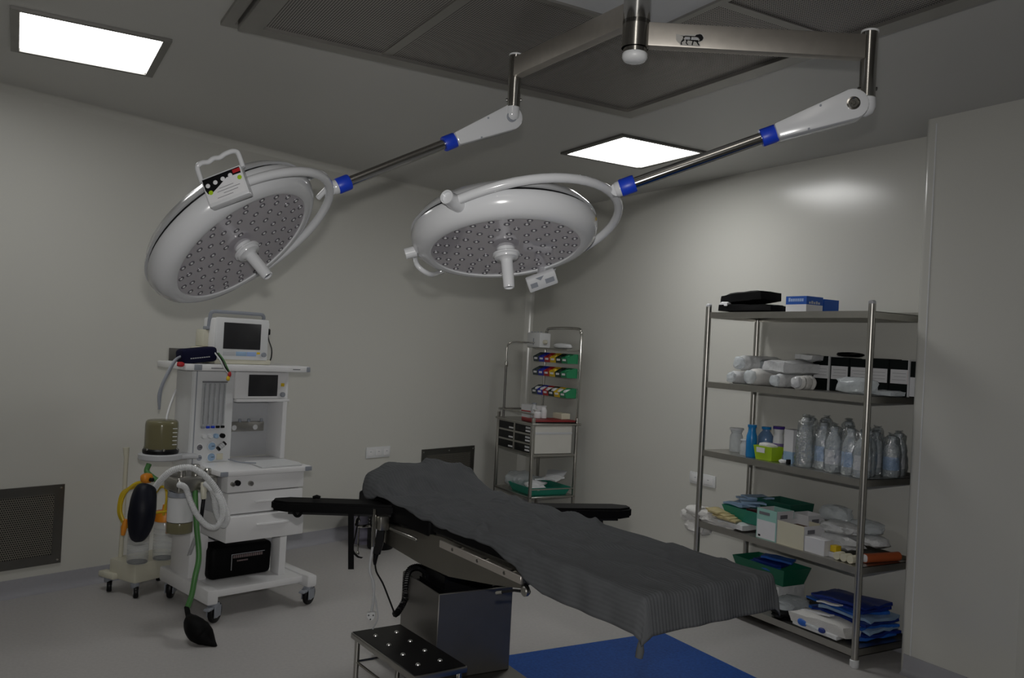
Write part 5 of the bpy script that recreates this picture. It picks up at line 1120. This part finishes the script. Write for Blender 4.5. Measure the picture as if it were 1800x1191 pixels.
t_ = thing('syringe_pack', 'white blister pack with blue ends at the front of the bottom tier', 'packet', V(3.95, 3.30, z))
b = B(); pack(b, (3.955, 3.29, z+.022), (.06, .30, .030), 95, .008); fin('blister', b, WRAP, t_)
q = V(3.93, 3.37, z+.04); b = B(); blob(b, q, (.018, .035, .02), 4, .1); fin('blue_end', b, MBLUE, t_)
b = B(); blob(b, V(3.925, 3.235, z+.036), (.012, .022, .014), 5, .1); fin('blue_end', b, DBLUE, t_)
b = B(); tube(b, [V(3.925, 3.34, z+.04), V(3.922, 3.25, z+.037)], .010, 10); fin('barrel', b, CLEARB, t_)
b = B(); blob(b, (4.10, RYat(1405, 4.1)-.02, z+.05), (.12, .09, .05), 97, .35, 2.5, flat=.9); one('supply_bag', b, CLEARB, 'cloudy plastic bag between the green tray and the drape packs', 'plastic bag')
b = B(); blob(b, (4.02, RYat(1402, 4.02), z+.025), (.09, .07, .025), 98, .35, 2.5, flat=.9); one('black_pouch', b, BLACK, 'small black pouch left of the white linen pack', 'pouch')

# ================================================================== dressing trolley in the corner
CX0, CX1, CY0, CY1, CZ = 3.83, 4.30, 6.22, 6.85, .955
t = thing('supply_trolley', 'steel drawer trolley with colour-coded bin rack in the wall corner', 'trolley', ((CX0+CX1)/2, (CY0+CY1)/2, 0))
for x in (CX0, CX1-.025):
    for y in (CY0, CY1-.025):
        b = B(); box(b, x, x+.025, y, y+.025, .09, 1.0, .003, 1); fin('leg', b, STEEL, t)
        b = B(); lathe(b, [(.015, -.012), (.043, -.012), (.045, 0), (.043, .012), (.015, .012)], (x+.012, y+.012, .045), (1, .3, 0), 18); fin('castor', b, BLACKP, t)
b = B(); box(b, CX0-.01, CX1+.02, CY0-.01, CY1+.01, CZ-.018, CZ, .004, 1); fin('top_plate', b, STEEL, t)
b = B(); zr = 1.03
tube(b, [V(CX0+.01, CY0+.012, zr), V(CX0+.01, CY1-.012, zr), V(CX1-.01, CY1-.012, zr)], .007, 8); fin('guard_rail', b, STEEL, t)
b = B(); cyl(b, V(CX0+.01, CY1-.012, CZ), V(CX0+.01, CY1-.012, zr), .007, seg=8); fin('rail_stanchion', b, STEEL, t)
# drawer block
dx0, dy0, dy1, dz0, dz1 = CX0+.003, CY0+.028, CY1-.03, .69, .935
b = B(); box(b, dx0+.012, CX1-.06, dy0+.002, dy1, dz0, dz1, .003, 1); fin('drawer_carcass', b, LGREY, t)
b = B(); box(b, CX0+.03, CX1-.065, CY0+.005, CY0+.027, dz0+.005, dz1+.003, .003, 1); sp_ = fin('side_panel', b, CARD if False else mat('beige_panel', (.56, .55, .51), .45), t)
b = B(); box(b, CX0+.03, CX1-.065, CY0+.001, CY0+.006, dz1-.075, dz1-.055, .002, 1); fin('panel_crease', b, LGREY, sp_)
cw = (dy1-dy0)/2; rh = (dz1-dz0)/3
b = B()
for r_ in range(4): box(b, dx0+.001, dx0+.02, dy0, dy1, dz0+r_*rh-.008, dz0+r_*rh+.008)
for c_ in range(3): box(b, dx0+.0, dx0+.02, dy0+c_*cw-.012, dy0+c_*cw+.012, dz0-.008, dz1+.008)
fin('drawer_frame', b, STEEL, t, smooth=False)
for r_ in range(3):
    for c_ in range(2):
        y0_, z0_ = dy0+c_*cw+.012, dz0+r_*rh+.008; b = B(); box(b, dx0+.004, dx0+.016, y0_, y0_+cw-.024, z0_, z0_+rh-.016, .003, 1); dw = fin('drawer', b, BLACKP, t)
        b = B(); box(b, dx0+.002, dx0+.0045, y0_+.01, y0_+.085, z0_+.012, z0_+.026); fin('label', b, PAPER, dw, smooth=False)
        if c_ == 0:
            b = B(); box(b, dx0+.002, dx0+.0045, y0_+.01, y0_+.085, z0_+.038, z0_+.055); fin('label', b, LGREY, dw, smooth=False)
b = B(); box(b, CX0, CX1, CY0, CY1, .315, .33, .003, 1); fin('lower_shelf', b, STEEL, t)
b = B(); cyl(b, V(CX0+.01, CY0+.012, .39), V(CX1-.01, CY0+.012, .39), .006, seg=8); fin('shelf_rail', b, STEEL, t)
b = B(); box(b, CX0+.02, CX1-.02, CY0+.003, CY0+.018, .672, .69); fin('cross_bar', b, STEEL, t, smooth=False)
# rear hoop
hx = CX1-.008; hp_ = spl([V(hx, CY0+.02, .95), V(hx, CY0+.02, 1.67), V(hx, CY0+.035, 1.745), V(hx, CY0+.09, 1.78), V(hx, CY1-.10, 1.78), V(hx, CY1-.045, 1.745), V(hx, CY1-.03, 1.67), V(hx, CY1-.03, .95)], 8)
b = B(); tube(b, hp_, .0125, 10); fin('rear_hoop', b, CHROME, t)
b = B(); box(b, hx-.14, hx+.0, CY0+.03, CY1-.03, 1.585, 1.597, .003, 1); fin('upper_tray', b, STEEL, t)
for zz in (1.545, 1.42, 1.245):
    b = B(); box(b, hx-.012, hx+.006, CY0+.03, CY1-.04, zz-.03, zz, .002, 1); fin('bin_rail', b, STEEL, t)
# IV pole at the front far corner
px_ = V(CX0+.06, CY1-.012, 0)
b = B(); cyl(b, px_+V(0, 0, .955), px_+V(0, 0, 1.42), .010, seg=12); ip = fin('drip_pole', b, STEELD, t)
b = B(); tube(b, spl([px_+V(0, 0, 1.42), px_+V(0, 0, 1.58), px_+V(.02, -.01, 1.625), px_+V(.10, -.02, 1.64), px_+V(.30, -.03, 1.64)], 6), .007, 10); fin('pole_arm', b, CHROME, ip)
b = B(); lathe(b, [(.014, 1.41), (.016, 1.42), (.016, 1.45), (.010, 1.46)], px_, seg=14); fin('pole_clamp', b, CHROME, ip)
# colour-coded bins: things hanging on the rails
def cbin(y0_, w_, zt, material, label):
    b = B(); x1_ = hx-.014; d_ = .115; h_ = .085
    side = [(x1_, zt), (x1_-d_*.35, zt), (x1_-d_, zt-h_*.45), (x1_-d_*.92, zt-h_), (x1_, zt-h_)]
    th = .004
    for yy in (y0_, y0_+w_-th): prism(b, [V(a, yy, c) for a, c in side], V(0, th, 0))
    box(b, x1_-d_*.92, x1_, y0_+th, y0_+w_-th, zt-h_, zt-h_+th); prism(b, [V(x1_-d_, y0_+th, zt-h_*.45), V(x1_-d_*.92, y0_+th, zt-h_), V(x1_-d_*.92+th, y0_+th, zt-h_), V(x1_-d_+th, y0_+th, zt-h_*.45)], V(0, w_-2*th, 0))
    box(b, x1_-th, x1_, y0_+th, y0_+w_-th, zt-h_, zt)
    t_ = thing('storage_bin', label, 'bin', V(x1_-d_/2, y0_+w_/2, zt-h_), group='colour-coded bins on the corner trolley')
    fin('bin_body', b, material, t_)
    b = B(); box(b, x1_-d_-.001, x1_-d_+.003, y0_+w_*.25, y0_+w_*.75, zt-h_*.75, zt-h_*.55); fin('label', b, PAPER, t_, smooth=False)
    b = B(); blob(b, V(x1_-d_*.45, y0_+w_/2, zt-h_*.5), (d_*.4, w_*.4, h_*.38), int(y0_*100) % 17, .3); fin('contents', b, WHITEP if zt < 1.3 else material, t_)
cs = [(BING, 'green', 'nearest the front'), (mat('bin_dark', (.008, .03, .02), .4), 'black', 'second from the front'), (YELP, 'yellow', 'in the middle'), (BINR, 'red', 'fourth from the front'), (BINB, 'blue', 'fifth from the front'), (mat('bin_grey', (.05, .07, .075), .4), 'dark grey', 'at the far end')]
for ri_, (zt, rn) in enumerate(((1.555, 'top'), (1.43, 'middle'), (1.255, 'bottom'))):
    for ci, (mm, cn_, where) in enumerate(cs):
        if ri_ == 2 and ci in (1, 2): mm, cn_ = (cs[2][0], 'yellow') if ci == 1 else (cs[1][0], 'black')
        w_ = .093; cbin(CY0+.035+ci*.095, w_, zt, mm, f'{cn_} plastic bin {where} of the {rn} row on the corner trolley')
# things on the trolley
t_ = thing('infusion_pump', 'white boxy device with dark knobs on top of the trolley bin rack', 'medical device', V(hx-.07, CY1-.02, 1.597))
b = B(); box(b, hx-.13, hx-.01, CY1-.13, CY1+.10, 1.597, 1.735, .012, 2); bd = fin('housing', b, WHITEP, t_)
b = B(); box(b, hx-.134, hx-.129, CY1-.03, CY1-.02, 1.62, 1.68); fin('slot', b, GREYP, bd, smooth=False)
for k_ in range(4):
    b = B(); lathe(b, [(.008, 0), (.008, .01), (0, .012)], V(hx-.10, CY1-.10+k_*.055, 1.734), V(0, 0, 1), 10); fin('knob', b, GREYP, bd)
b = B(); lathe(b, [(.02, 0), (.02, .03), (.012, .04)], V(hx-.08, CY1-.13, 1.65), V(0, -1, 0), 12); fin('side_port', b, CREAM, bd)
b = B(); blob(b, V(hx-.07, CY0+.20, 1.622), (.05, .12, .025), 31, .15); one('emesis_bowl', b, CLEAR if False else WHITEP, 'shallow white bowl on top of the trolley bin rack', 'bowl')
for k_, (h0_, mm, lb) in enumerate(((0, CARDW, 'lower white and red medicine carton on the trolley top'), (.062, CARDW, 'upper white and red medicine carton on the trolley top'))):
    carton(lb, CX0+.20, CX0+.30, CY1-.30, CY1-.10, CZ+h0_, CZ+h0_+.06, CARDW, RED, .15, R(6*k_), 0, 'medicine cartons', 'medicine_box')
bottle('grey plastic bottle beside the medicine cartons', CX0+.20, CY0+.32, CZ, .03, .15, LGREY, GREYP, 'trolley bottles', .6)
bottle('small white jar at the front of the trolley top', CX0+.16, CY0+.20, CZ+.026, .035, .075, WHITEP, WHITEP, 'trolley bottles', .9, None, 'jar')
bottle('small white jar with raised lid behind the front jar', CX0+.22, CY0+.19, CZ+.026, .028, .11, WHITEP, LGREY, 'trolley bottles', .7, None, 'jar')
b = B(); box(b, CX0+.03, CX1-.03, CY0+.01, CY0+.25, CZ+.001, CZ+.025, .005, 1); tr_ = one('red_tray', b, mat('dark_red_tray', (.22, .012, .014), .5), 'flat red and black tray along the front edge of the trolley top', 'tray')
b = B(); box(b, CX0+.028, CX1-.028, CY0+.008, CY0+.06, CZ+.0, CZ+.012, .003, 1); fin('black_rim', b, BLACKP, tr_)
bxo('medicine_box', CARD, 'beige carton beside the rear hoop on the trolley top', 'box', CX1-.12, CX1-.03, CY0+.10, CY0+.24, CZ+.026, CZ+.075)
b = B(); open_box(b, CX0+.03, CX1-.03, CY0+.03, CY0+.42, .331, .40, .03); one('storage_tray', b, TEAL, 'teal tray of loose packets on the trolley lower shelf', 'tray', 'green trays')
for i in range(5):
    b = B(); pack(b, (CX0+.12+.06*i, CY0+.10+.06*(i % 3), .405+.022*i), (.16, .12, .02), 120+i, .015, R(35*i), R(20-10*i)); one('loose_packet', b, (WRAP, CARDW, CLEARB, WRAP, LGREY)[i], ['crumpled white packet lowest in the trolley tray', 'white card packet in the trolley tray', 'see-through packet in the trolley tray', 'white packet tilted in the trolley tray', 'grey packet uppermost in the trolley tray'][i], 'packet', 'packets in the trolley tray')
b = B(); blob(b, (CX0+.18, CY1-.17, .40), (.13, .13, .075), 133, .3, 2.2, flat=.9); one('supply_bag', b, CLEARB, 'cloudy green-tinted bag at the back of the trolley lower shelf', 'plastic bag')
